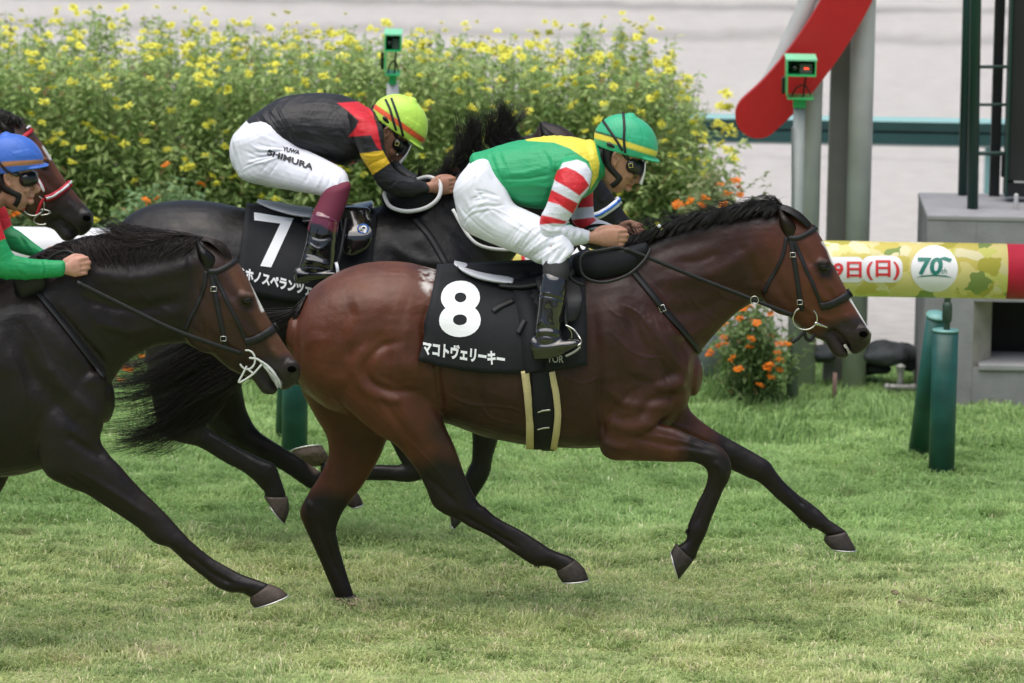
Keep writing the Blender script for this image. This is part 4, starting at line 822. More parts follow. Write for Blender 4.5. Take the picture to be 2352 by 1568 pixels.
# upturned fore hoof showing its sole
def uphoof(root, cc, cr, sc_, a_px, tilt, Y, depth):
    c0 = P(*cc, Y); c1 = P(*sc_, Y-.02); t = math.radians(tilt); a = P(sc_[0]+a_px*math.cos(t), sc_[1]+a_px*math.sin(t), Y-.02)-c1; b = np.array([0, -depth, .5*depth])
    nrm = c1-c0; nrm /= np.linalg.norm(nrm); b = b-a*(a@b)/(a@a); th = np.linspace(0, 2*np.pi, 24, endpoint=False)
    def rg(c, k): return c+k*(np.cos(th)[:, None]*a+np.sin(th)[:, None]*b)
    o = mk('hoof', *loft([rg(c0, .62), rg(c0*.5+c1*.5, .86), rg(c1, 1), rg(c1-nrm*.008, .8), rg(c1-nrm*.014, .3)]), mat('hoof_sole', (.1, .075, .06), rough=.8, var=.4, vscale=70), root)
    n = 24; R = [rg(c1+nrm*.001, 1.03), rg(c1+nrm*.009, 1.03), rg(c1+nrm*.009, .74), rg(c1+nrm*.001, .74)]
    keep = [j for j in range(n) if True]
    mk('horseshoe', np.vstack(R), [(i*n+j, i*n+(j+1) % n, ((i+1) % 4)*n+(j+1) % n, ((i+1) % 4)*n+j) for i in range(4) for j in keep], m_shoe, o)
uphoof(horse7, (738, 1066), 0, (706, 1032), 36, -10, Y7-.15, .034)
m_bluewhite = mat('noseband_white', (.75, .77, .8), rough=.6); m_blue = mat('noseband_blue', (.03, .16, .6), rough=.5)
bridle(horse7, T7, Y7, bvh7, strapm=m_leather, nosem=m_bluewhite, nosec=m_blue, kit=('cheek', 'nose', 'ring'))
def mt(*pts): return [(x, y, Y7+z) for x, y, z in pts]
hair('mane', [mt((900, 462, 0), (930, 452, -.02), (985, 440, -.04), (1030, 425, -.04)), mt((980, 440, 0), (1000, 425, -.02), (1020, 390, -.03), (1022, 345, -.03)), mt((1040, 412, 0), (1035, 380, -.02), (1050, 335, -.03), (1052, 300, 0)), mt((1090, 385, 0), (1068, 350, 0), (1075, 300, 0), (1062, 270, 0)),
              mt((1130, 352, 0), (1105, 325, 0), (1110, 290, 0), (1100, 262, 0)), mt((1165, 330, 0), (1140, 305, 0), (1160, 262, 0), (1148, 232, 0)), mt((1205, 318, 0), (1172, 305, 0), (1166, 268, 0), (1152, 235, 0))],
     2200, m_hair, horse7, rad=.0012, wav=15, spread=16, seed=13, ys=.035, lenvar=.45, clump=38)
hair('mane', [mt((900, 470, 0), (880, 475, -.05), (862, 486, -.1)), mt((1000, 420, 0), (985, 450, -.06), (990, 500, -.12)), mt((1060, 388, 0), (1042, 420, -.06), (1030, 470, -.12)), mt((1120, 352, 0), (1100, 390, -.06), (1085, 430, -.1)), mt((1200, 315, 0), (1170, 340, -.06), (1150, 370, -.09))], 900, m_hair, horse7, rad=.0017, wav=4, spread=6, seed=14, lenvar=.4)
hair('tail', [mt((262, 560, 0), (220, 600, 0), (150, 680, 0), (60, 760, 0)), mt((266, 600, 0), (230, 660, 0), (180, 740, 0), (100, 840, 0))], 500, m_hair, horse7, rad=.002, wav=9, seed=15, ys=.04)
cl7, clb7 = cloth(horse7, 'number_cloth', [(564, 474), (866, 500), (846, 690), (541, 664)], bvh7, Y7, m_cloth, sag=16, wob=.013)
v_, f_, _ = None, None, None
def quadgrid(q, n1, n2):
    uu, vv = np.meshgrid(np.linspace(0, 1, n1), np.linspace(0, 1, n2)); return quadmap(np.c_[uu.ravel(), 1-vv.ravel()], q), [(r*n1+c, (r+1)*n1+c, (r+1)*n1+c+1, r*n1+c+1) for r in range(n2-1) for c in range(n1-1)]
sv = []
for q, n1, n2, o_ in (([(583, 489), (674.8, 501.5), (667, 518), (583.5, 507)], 14, 4, .0045), ([(645, 512), (670, 512), (622.8, 614.5), (597.8, 611)], 5, 16, .0047)):
    p_, f_ = quadgrid(q, n1, n2); sv.append(([drape(clb7, x, y, o_) for x, y in p_], f_))
v_, f_ = cat(sv); mk('number', v_, f_, m_white, cl7, smooth=False)
text_on('lettering', 'ミホノスペランツァ', [(546, 611), (718, 655), (716, 682), (544, 640)], clb7, m_white, cl7, bold=.05, off=.0045)
s7, sf7 = remesh([etube([(700, 484, 700, 510, Y7, .14), (760, 478, 764, 512, Y7, .16), (820, 468, 830, 505, Y7, .15), (850, 462, 856, 490, Y7, .1)]), etube([(778, 478, 850, 480, Y7-.17, .03), (785, 530, 856, 530, Y7-.28, .016), (787, 560, 846, 566, Y7-.297, .014), (790, 582, 820, 584, Y7-.298, .01)], grow=.003)], .006, 5)
sad7 = mk('saddle', s7, sf7, m_patent, horse7)
mk('cantle', *remesh([etube([(590, 459, 593, 464, Y7, .05), (630, 466, 630, 478, Y7, .1), (680, 476, 678, 490, Y7, .125), (716, 480, 715, 495, Y7, .13)])], .005, 3), m_padwhite, sad7)
bs7 = bvh_of(s7, sf7); mk('badge', *ringtube(834, 525, (drape(bs7, 828, 530, .006)[1]), 12, 10, .003), m_blue, sad7)
text_on('badge_print', '☊', [(829, 519), (842, 519), (841, 536), (828, 536)], bs7, m_white, sad7, bold=.05, off=.006)
sp7, sg7 = remesh([etube([(882, 442, 890, 478, Y7-.1, .05), (930, 430, 934, 490, Y7-.15, .045), (980, 418, 978, 480, Y7-.13, .045), (1010, 410, 1008, 455, Y7-.09, .04)])], .006, 5)
pd7 = mk('wither_pad', sp7, sg7, m_cloth, horse7)
ribbon('rein_loop', mt((958, 412, -.1), (985, 406, -.13), (1010, 420, -.17), (1008, 452, -.2), (980, 476, -.21), (935, 485, -.215), (898, 475, -.21), (884, 452, -.2), (884, 440, -.19)), 9, mat('white_web', (.6, .61, .6), rough=.7), horse7)
for a in ((772.5, 612), ): ribbon('stirrup_leather', mt((795, 500, -.3), (789, 540, -.33), (782, 580, -.36), (774, 612, -.37)), 7, m_leather, horse7)
ribbon('stirrup', mt((772, 603, -.39), (775, 615, -.41), (776, 636, -.41), (770, 644, -.39)), 7, m_padwhite, horse7, th=.006)
strap('breast_strap', [(950, 500), (985, 540), (1015, 590), (1030, 620)], 14, bvh7, m_leather, horse7, off=.006)
ribbon('rein', mt((1050, 436, -.16), (1180, 480, -.15), (1330, 540, -.1)), 8, m_leather, horse7)
ribbon('rein_loop', [(1040, 480, Y7-.2), (1075, 540, Y7-.26), (1110, 566, Y7-.27), (1170, 573, Y7-.24), (1200, 560, Y7-.2)], 7, MATS['white_web'], horse7)

# jockey of 7
tj7 = [(576, 268, 648, 338, Y7, .13), (636, 230, 690, 352, Y7, .155), (700, 217, 742, 368, Y7, .17), (760, 216, 798, 378, Y7, .185), (812, 230, 838, 362, Y7, .18), (848, 250, 866, 330, Y7, .12)]
na7 = [(800, 262, 872, 262+22, Y7-.18, .06), (812, 312, 880, 300, Y7-.21, .06), (828, 352, 882, 336, Y7-.225, .053), (855, 399, 893, 370, Y7-.23, .046), (874, 428, 908, 392, Y7-.23, .043), (902, 446, 930, 405, Y7-.22, .041), (948, 450, 958, 412, Y7-.2, .036), (985, 440, 982, 421, Y7-.17, .028)]
fa7 = [(830, 300, 872, 300, Y7+.17, .055), (870, 360, 905, 345, Y7+.18, .045), (900, 400, 930, 385, Y7+.16, .04), (960, 430, 975, 408, Y7+.1, .032), (1010, 430, 1014, 412, Y7+.04, .025)]
nb7 = [(640, 290, 534, 335, Y7-.09, .1), (680, 334, 548, 404, Y7-.12, .098), (712, 348, 600, 424, Y7-.14, .092), (756, 370, 668, 436, Y7-.18, .082), (792, 392, 722, 446, Y7-.22, .072), (802, 418, 748, 452, Y7-.24, .062)]
pel7 = [(600, 262, 640, 360, Y7, .14), (568, 276, 600, 390, Y7, .155), (545, 300, 566, 398, Y7, .15)]
sk7 = [(742, 440, 806, 428, Y7-.27, .062), (728, 468, 798, 462, Y7-.29, .06), (714, 498, 784, 500, Y7-.315, .056), (706, 525, 776, 524, Y7-.33, .052)]
boot7 = [[(716, 490, 782, 494, Y7-.31, .058), (709, 517, 778, 520, Y7-.325, .057), (703, 553, 774, 556, Y7-.34, .053), (696, 580, 772, 586, Y7-.35, .048), (689, 605, 768, 612, Y7-.36, .045), (686, 622, 766, 624, Y7-.36, .04)],
         [(684, 612, 686, 652, Y7-.36, .034), (718, 616, 719, 645, Y7-.36, .042), (750, 618, 752, 639, Y7-.362, .046), (775, 620, 777, 634, Y7-.364, .043), (790, 623, 791, 631, Y7-.364, .03)]]
js7 = [([(600, 260), (625, 290), (660, 330)], 4, 4), ([(612, 250), (640, 285), (675, 330)], 4, -4), ([(760, 240), (790, 270), (800, 310)], 5, -4), ([(780, 300), (800, 320), (825, 340)], 5, -5), ([(700, 300), (750, 320), (790, 350)], 5, 3), ([(680, 320), (730, 340), (780, 366)], 4, -4), ([(880, 420), (895, 425), (910, 415)], 4, -3),
       ([(838, 355), (862, 358), (880, 352)], 3, 3), ([(845, 380), (860, 372), (885, 362)], 3, -3), ([(690, 240), (740, 238), (790, 250)], 5, 3)]
jp7 = [('poly', [(774, 236), (835, 232), (856, 258), (866, 290), (877, 345), (866, 338), (852, 310), (800, 314), (818, 292), (824, 277), (800, 255)], 1.2, RED), ('poly', [(824, 352), (848, 350), (879, 345), (895, 374), (855, 402)], 1, (.78, .5, .03), 1, (-1, Y7-.15)), ('line', [(760, 372), (790, 386), (812, 372)], 4, RED, 1, (-1, Y7))]
bs7_ = [([(560, 280), (600, 310), (645, 330)], 4, 2), ([(650, 345), (600, 360), (560, 345)], 3.5, -4), ([(655, 350), (610, 372), (570, 372)], 3.5, 3.5), ([(640, 340), (600, 345), (575, 330)], 3, 3), ([(600, 395), (620, 370)], 3, -2.5), ([(620, 400), (640, 372)], 3, -2.5), ([(720, 380), (700, 420)], 4, -3.5), ([(745, 390), (728, 430)], 4, 4), ([(765, 398), (750, 435)], 4, -4), ([(780, 402), (770, 440)], 3.5, 4), ([(530, 310), (545, 350), (560, 390)], 4, 2)]
for k in range(8): bs7_.append(([(655-k*3, 340+k*3), (625-k*7, 338+k*6), (590-k*5, 330+k*9)], 2.2, 2.2 if k % 2 else -2.4))
for k in range(6): js7.append(([(590+k*10, 262-k*4), (604+k*11, 286-k*2), (625+k*11, 312)], 2.2, 2.0 if k % 2 else -2.4))
bts7 = [([(722, 494), (750, 500), (780, 512)], 2.5, 2), ([(712, 540), (735, 548), (760, 545)], 4, -4), ([(705, 556), (730, 572), (750, 562)], 4, 4), ([(700, 580), (725, 586), (750, 596)], 4, -4), ([(695, 596), (725, 600), (755, 610)], 4, 4), ([(690, 612), (720, 612), (750, 616)], 3, -4), ([(690, 630), (740, 628), (780, 626)], 5, 3)]
MAR = (.13, .012, .035)
jk7, br7_, bb7 = jockey('jockey in black silks with red yoke, yellow armband and lime helmet', Y7, (889.7, 307), 38.6, .93, (.36, .18, .12), (.50, .80, .10),
    [('poly', [(-90, -37), (0, -44), (90, -50), (90, -36), (0, -31), (-90, -25)], 1, (.72, .1, .03))],
    [tj7, na7, fa7, nb7, Ym(nb7, Y7), sk7, Ym(sk7, Y7), boot7[0], Ym(boot7[0], Y7)], [(846, 262, 862, 330, Y7, .065), (862, 268, 880, 334, Y7, .06), (876, 280, 892, 336, Y7, .056)],
    [tj7, na7, fa7, [(850, 252, 866, 332, Y7, .1), (862, 262, 874, 334, Y7, .072)]], (.017, .017, .019), jp7, js7, [pel7, nb7, Ym(nb7, Y7)], bs7_,
    [boot7, [Ym(b, Y7) for b in boot7]], [('poly', [(690, 440), (800, 440), (790, 520), (770, 535), (735, 515), (700, 508)], 3, MAR)], bts7, [((978, 431), (1030, 426), Y7-.175, Y7-.14, .95, -1), ((1012, 420), (1046, 405), Y7+.04, Y7+.02, .9, 1)], (P(690, 390, Y7)),
    sock=[(sk7, MAR), (Ym(sk7, Y7), MAR)], capstraps=([(886, 229), (896, 250), (903, 275), (910, 298)], [(899, 226), (908, 250), (918, 280), (926, 312)]))
m_print = mat('black_print', (.015, .015, .02), rough=.6)
text_on('lettering', 'SHIMURA', [(616, 342), (721, 378), (718, 392), (613, 355)], bb7, m_print, br7_, bold=.04, off=.0035)
text_on('lettering', 'YUWA', [(650, 336), (690, 347), (687, 356), (648, 346)], bb7, m_print, br7_, bold=.04, off=.0035)
# ------------------------------------------------------------------ dark bay horse cut by the left edge (nearest lane)
Y1 = -0.8
def MX(secs, s, dx, dy, Y, ws=1.0): return [(q[0]*s+dx, q[1]*s+dy, q[2]*s+dx, q[3]*s+dy, Y+q[4], q[5]*ws) for q in secs]
s1 = 1.04; dx1 = 248-1600*s1; dy1 = 890-830*s1
T1 = similar((1865, 520), (1995, 750), (534, 593), (682, 829))
torso1 = MX(torso8, s1, dx1, dy1, Y1)
neck1 = [(-30, 650, 180, 1020, Y1, .2), (50, 600, 232, 920, Y1, .165), (115, 566, 285, 838, Y1, .13), (200, 545, 340, 802, Y1, .105), (300, 538, 392, 790, Y1, .09), (400, 534, 440, 786, Y1, .085), (470, 542, 470, 775, Y1, .08)]
nf1 = [(40, 860, 246, 870, Y1-.12, .1), (70, 980, 240, 960, Y1-.15, .1), (98, 1078, 230, 1010, Y1-.16, .085), (150, 1115, 250, 1043, Y1-.165, .066), (193, 1133, 270, 1064, Y1-.165, .056), (250, 1169, 322, 1120, Y1-.165, .046), (313, 1209, 376, 1174, Y1-.165, .04), (340, 1236, 406, 1206, Y1-.165, .038), (362, 1249, 428, 1230, Y1-.165, .037), (386, 1256, 438, 1243, Y1-.165, .032),
       (408, 1274, 456, 1258, Y1-.165, .026), (433, 1297, 482, 1278, Y1-.165, .023), (483, 1338, 532, 1308, Y1-.165, .025), (502, 1351, 557, 1320, Y1-.165, .03), (530, 1361, 586, 1331, Y1-.165, .031), (554, 1362, 606, 1337, Y1-.165, .027), (573, 1371, 617, 1341, Y1-.165, .028)]
ff1 = [(-90, 900, 60, 900, Y1+.12, .1), (-90, 1010, 60, 1010, Y1+.15, .085), (-120, 1100, 25, 1085, Y1+.15, .06), (-140, 1160, -10, 1145, Y1+.15, .045), (-170, 1200, -90, 1180, Y1+.15, .035), (-230, 1200, -200, 1150, Y1+.15, .03), (-300, 1190, -300, 1140, Y1+.15, .025)]
h1a, h1b = MX(nh8, s1, dx1, dy1, Y1), MX(fh8, s1, dx1, dy1, Y1)
st1 = [([(60, 680), (120, 760), (190, 830), (240, 900)], 26, 8), ([(0, 740), (70, 850), (150, 950), (220, 1000)], 22, -7), ([(100, 830), (160, 900), (230, 960)], 14, 5), ([(30, 720), (60, 800), (80, 900)], 20, -6), ([(120, 700), (200, 790), (250, 850)], 9, -6),
       ([(200, 620), (300, 640), (400, 620), (460, 600)], 20, 6), ([(180, 680), (300, 710), (420, 690)], 16, -6), ([(220, 740), (300, 760), (360, 750)], 12, 4), ([(430, 560), (445, 640), (470, 700)], 10, -4),
       ([(150, 1000), (200, 1030), (245, 1050)], 10, -6), ([(180, 1080), (260, 1130), (350, 1190)], 7, 4), ([(160, 1095), (240, 1150), (320, 1205)], 5, -4), ([(430, 1270), (490, 1318), (540, 1342)], 4, -4), ([(235, 960), (238, 1010), (250, 1040)], 8, -4)]
BK1 = (.0115, .0078, .0066)
hb = TL(T1, [(1800, 500), (1870, 520), (1920, 600), (1966, 700), (1940, 735), (1900, 745), (1850, 760), (1800, 720), (1770, 690)])
st1 = [(q[0], q[1], q[2]*2.1) for q in st1]
for L in ([(60, 740), (90, 790), (120, 860), (110, 930)], [(120, 800), (150, 860), (190, 900)], [(20, 800), (50, 870), (60, 940)], [(280, 1090), (340, 1150), (400, 1200)], [(440, 1262), (500, 1312), (550, 1340)], [(300, 640), (340, 690), (400, 720)], [(200, 700), (230, 760), (260, 790)], TL(T1, [(1838, 690), (1862, 716), (1890, 730), (1915, 735)]), TL(T1, [(1905, 650), (1920, 680), (1925, 710)])): st1.append((L, 3.2, 3.2))
pt1 = [('poly', hb, 26, (.04, .0165, .0105), .85), ('line', TL(T1, [(1870, 540), (1900, 600), (1925, 650), (1960, 720), (1975, 750)]), 26, (.11, .045, .02), .75), ('line', TL(T1, [(1900, 560), (1914, 600), (1925, 635)]), 6, (.75, .73, .7), .95),
       ('poly', TL(T1, [(1905, 748), (1945, 738), (1975, 735), (2030, 765), (2010, 830), (1890, 830), (1872, 775)]), 8, (.018, .014, .013), .95), ('line', TL(T1, [(1983, 767), (1980, 770)]), 9, (.004, .003, .003), 1), ('poly', TL(T1, [(1873, 606), (1893, 597), (1912, 610), (1908, 632), (1885, 636)]), 7, BLK, .8)]
hoof1 = [([(575, 1370, 617, 1341, Y1-.165, .032), (574, 1383, 646, 1353, Y1-.165, .04), (583, 1394, 661, 1366, Y1-.165, .046)], (.05, .035, .028))]
horse1, bvh1, v1, f1 = build_horse('racehorse', 'dark brown racehorse with tan face reaching out one foreleg, white froth round its bit', Y1,
    [(torso1, dict(pw=2.15, sub=5, n=44)), (neck1, dict(pw=2.0, n=34))]+[(t,) for t in (nf1, ff1, h1a, h1b)], T1, st1, BK1, pt1, voxel=.008, hooves=hoof1, extra=(60, 1480))
b1 = bridle(horse1, T1, Y1, bvh1, kit=('cheek', 'brow', 'nose', 'throat'))
c = T1((1842, 736)); yy = drape(bvh1, *T1((1866, 735)), .012)[1]
m_froth = mat('frothy_white', (.62, .64, .6), rough=.7, bump=.002, bscale=200)
mk('bit_ring', *ringtube(568, 826, yy, 18, 22, .004, a0=-100, a1=150, n=16), m_froth, b1)
for L in ([(566, 842), (556, 862), (548, 878), (562, 872), (582, 858), (600, 838)], [(574, 822), (590, 824), (602, 832)], [(570, 848), (580, 856)]):
    mk('bit_link', *ctube([P(x, y, yy) for x, y in L], .0042, n=8, sub=3), m_froth, b1)
hair('froth', [[(600, 828, yy+.01), (615, 842, yy+.012), (632, 862, yy+.014), (646, 886, yy+.02)], [(597, 832, yy+.01), (612, 848, yy+.012), (628, 868, yy+.014), (641, 890, yy+.02)]], 90, m_hair, b1, rad=.0022, wav=3, spread=2, seed=31, ys=.006, col=(.6, .62, .58))
hair('mane', [[(80, 590, Y1-.03), (110, 600, Y1-.08), (130, 630, Y1-.13)], [(130, 560, Y1), (170, 570, Y1-.07), (185, 610, Y1-.12)], [(200, 543, Y1), (190, 562, Y1-.07), (220, 615, Y1-.11)], [(260, 536, Y1), (240, 560, Y1-.07), (260, 610, Y1-.1)], [(320, 534, Y1), (290, 565, Y1-.07), (300, 610, Y1-.1)], [(380, 532, Y1), (340, 560, Y1-.06), (335, 596, Y1-.09)], [(430, 534, Y1), (395, 562, Y1-.06), (370, 590, Y1-.08)], [(470, 545, Y1), (440, 566, Y1-.06), (410, 586, Y1-.075)]],
     1500, m_hair, horse1, rad=.0018, wav=6, spread=9, seed=21, ys=.015, col=(.017, .011, .009), lenvar=.5)
hair('mane', [[(460, 545, Y1), (380, 536, Y1-.03), (300, 530, Y1-.02), (228, 508, Y1)], [(430, 536, Y1), (360, 545, Y1-.05), (290, 545, Y1-.05), (232, 520, Y1-.03)], [(400, 534, Y1), (340, 560, Y1-.06), (280, 562, Y1-.06), (222, 540, Y1-.04)], [(360, 534, Y1), (300, 566, Y1-.07), (250, 580, Y1-.07), (200, 572, Y1-.05)]],
     900, m_hair, horse1, rad=.0016, wav=12, spread=14, seed=22, ys=.025, col=(.018, .010, .008), lenvar=.5, clump=45)
hair('forelock', [[(455, 552, Y1), (480, 556, Y1-.04), (510, 576, Y1-.05), (530, 603, Y1-.04)], [(455, 546, Y1+.02), (480, 545, Y1), (512, 560, Y1), (535, 592, Y1)]], 260, m_hair, horse1, rad=.0015, wav=4, seed=23, col=(.02, .012, .01))
ribbon('rein', [(176, 648, Y1-.2), (260, 690, Y1-.19), (387, 752, Y1-.17), (480, 787, Y1-.14), (556, 812, Y1-.1)], 10, m_leather, horse1)
strap('breast_strap', [(60, 640), (97, 685), (150, 750), (200, 815), (240, 866)], 14, bvh1, m_leather, horse1, off=.006)
ribbon('rein_loop', [(92, 612, Y1-.1), (120, 588, Y1-.1), (150, 577, Y1-.12), (170, 585, Y1-.15), (176, 600, Y1-.18)], 8, m_leather, horse1)
s_1, sf_1 = remesh([etube(MX([(1150, 632, 1146, 658, 0, .13), (1200, 630, 1200, 662, 0, .15), (1260, 612, 1262, 655, 0, .16), (1345, 572, 1352, 620, 0, .11)], s1, dx1, dy1, Y1)), etube([(40, 610, 60, 690, Y1-.12, .06), (90, 600, 96, 670, Y1-.13, .05)])], .007, 5)
mk('saddle', s_1, sf_1, m_leather, horse1)
# jockey in red and green
tj1 = [(-330, 470, -250, 590, Y1, .14), (-260, 440, -190, 570, Y1, .16), (-180, 425, -120, 560, Y1, .175), (-110, 420, -60, 545, Y1, .185), (-62, 428, -24, 515, Y1, .16), (-40, 430, -8, 480, Y1, .1)]
na1 = [(-100, 440, -10, 452, Y1-.18, .062), (-90, 490, -4, 495, Y1-.22, .06), (-78, 540, 8, 535, Y1-.235, .052), (-70, 590, 16, 560, Y1-.24, .048), (-60, 622, 30, 585, Y1-.24, .046), (0, 638, 42, 590, Y1-.235, .042), (60, 640, 72, 594, Y1-.22, .038), (110, 638, 114, 597, Y1-.2, .034), (140, 635, 143, 598, Y1-.19, .032)]
fa1 = [(-80, 445, -10, 450, Y1+.18, .06), (-60, 490, 14, 480, Y1+.19, .052), (-20, 548, 28, 520, Y1+.17, .044), (20, 572, 45, 532, Y1+.14, .038), (70, 588, 78, 558, Y1+.08, .03), (104, 590, 107, 578, Y1+.02, .024)]
nb1 = MX(nb8, s1, dx1-25, dy1+5, Y1); pel1 = MX(pel8, s1, dx1-25, dy1+5, Y1); boot1 = [MX(b, s1, dx1-25, dy1+5, Y1) for b in boot8]
js1 = [([(20, 575), (50, 600), (90, 610)], 5, 3), ([(15, 570), (40, 620), (60, 632)], 4, -3), ([(40, 535), (60, 565)], 4, -3), ([(55, 545), (75, 575)], 4, 3), ([(100, 598), (106, 615), (100, 636)], 3, -3), ([(93, 598), (99, 615), (93, 636)], 3, 3), ([(-40, 500), (-10, 540), (-20, 590)], 6, 4)]
jk1, _, _ = jockey('jockey in red and green silks under a plain blue helmet', Y1, (22, 411), -4, .98, (.52, .27, .2), (.035, .13, .52),
    [('poly', [(-90, -36), (0, -42), (90, -40), (90, -30), (0, -30), (-90, -26)], 1, (.35, .16, .06))], [tj1, na1, fa1, nb1, Ym(nb1, Y1), boot1[0], Ym(boot1[0], Y1)], [(-50, 425, -20, 490, Y1, .07), (-25, 405, 14, 470, Y1, .062), (-12, 390, 30, 455, Y1, .058)],
    [tj1, na1, fa1], (.015, .3, .1), [('poly', [(-500, 350), (40, 350), (40, 500), (26, 518), (5, 532), (-40, 540), (-400, 540)], 1.2, RED), ('poly', [(-100, 440), (30, 440), (17, 546), (-10, 556), (-100, 570)], 1.2, RED, 1, (-3, Y1-.15))], js1, [pel1, nb1, Ym(nb1, Y1)], [],
    [boot1, [Ym(b, Y1) for b in boot1]], [], [], [((138, 617), (182, 612), Y1-.19, Y1-.17, 1.0, -1), ((104, 584), (135, 590), Y1+.02, Y1, .9, 1)], (P(-150, 600, Y1)),
    capstraps=([(-18, 352), (5, 380), (20, 394), (40, 404)],), shield=False)

# ------------------------------------------------------------------ brown horse at upper left, only its head shows
YB = 1.6; sB = .93; dxB = -190-1600*sB; dyB = 640-830*sB
TB = similar((1865, 520), (1995, 750), (66, 296), (207, 484))
neckB = [(-420, 340, -230, 700, YB, .2), (-330, 290, -150, 600, YB, .16), (-230, 258, -80, 520, YB, .125), (-120, 244, -20, 470, YB, .1), (-30, 248, 20, 440, YB, .09), (30, 272, 45, 420, YB, .08)]
ptB = [('poly', TL(TB, [(1800, 470), (1870, 500), (1960, 660), (1950, 700), (1880, 720), (1800, 700)]), 25, (.07, .026, .017), .7), ('line', TL(TB, [(1885, 560), (1925, 640), (1975, 735)]), 12, (.13, .045, .02), .6), ('line', TL(TB, [(1900, 572), (1912, 600)]), 7, (.7, .68, .66), .9),
       ('poly', TL(TB, [(1890, 720), (1945, 700), (1975, 722), (2020, 755), (2010, 830), (1890, 830), (1860, 775)]), 10, (.02, .016, .015), .92), ('line', TL(TB, [(1983, 767), (1980, 770)]), 9, (.004, .003, .003), 1)]
horseB, bvhB, vB, fB = build_horse('racehorse', 'brown racehorse with a red and white noseband behind the blue helmet', YB,
    [(MX(torso8, sB, dxB, dyB, YB), dict(pw=2.15, sub=4, n=36)), (neckB, dict(n=30))]+[(MX(t, sB, dxB, dyB, YB),) for t in (nh8, fh8, nf8, ff8)], TB, [], (.05, .022, .015), ptB, voxel=.009, extra=(-600, 1180))
m_red = mat('red_web', (.5, .015, .03), rough=.55)
bb_ = bridle(horseB, TB, YB, bvhB, strapm=m_leather, nosem=m_red, nosec=m_bluewhite, kit=('nose', 'brow'))
strap('cheek_strap', [(80, 402), (90, 418), (101, 438)], 8, bvhB, m_red, bb_, off=.006); strap('cheek_stripe', [(80, 402), (90, 418), (101, 438)], 4, bvhB, m_bluewhite, bb_, off=.011)
strap('browband_stripe', [(58, 298), (66, 292), (71, 289)], 4, bvhB, m_bluewhite, bb_, off=.013)
yb = (drape(bvhB, 92, 480, .01) if drape(bvhB, 92, 480, .01) is not None else P(92, 480, YB-.06))[1]
mk('bit_ring', *ringtube(77, 471, yb, 25, 24, .0035), m_steel, bb_)
for L in ([(94, 482), (100, 480), (118, 488), (96, 494), (92, 488)], [(90, 490), (80, 500), (78, 508), (90, 516), (105, 514)]): mk('bit_link', *ctube([P(x, y, yb) for x, y in L], .003, n=8, sub=2), m_steel, bb_)
strap('chin_strap', [(84, 494), (92, 470), (100, 455)], 7, bvhB, m_red, bb_, off=.006)
for L in ([(57, 455), (66, 452)], [(50, 462), (52, 478)]): mk('bit_guard', *ctube([P(x, y, yb-.01) for x, y in L], .012, n=10, sub=1), m_red if L[0][0] == 50 else m_bluewhite, bb_)
hair('mane', [[(-150, 245, YB), (-140, 255, YB-.05), (-130, 290, YB-.09)], [(-40, 238, YB), (-36, 250, YB-.05), (-30, 285, YB-.08)], [(20, 256, YB), (16, 262, YB-.05), (10, 285, YB-.07)], [(40, 270, YB), (50, 276, YB-.04), (58, 290, YB-.05)]], 500, m_hair, horseB, rad=.002, wav=4, spread=4, seed=41)
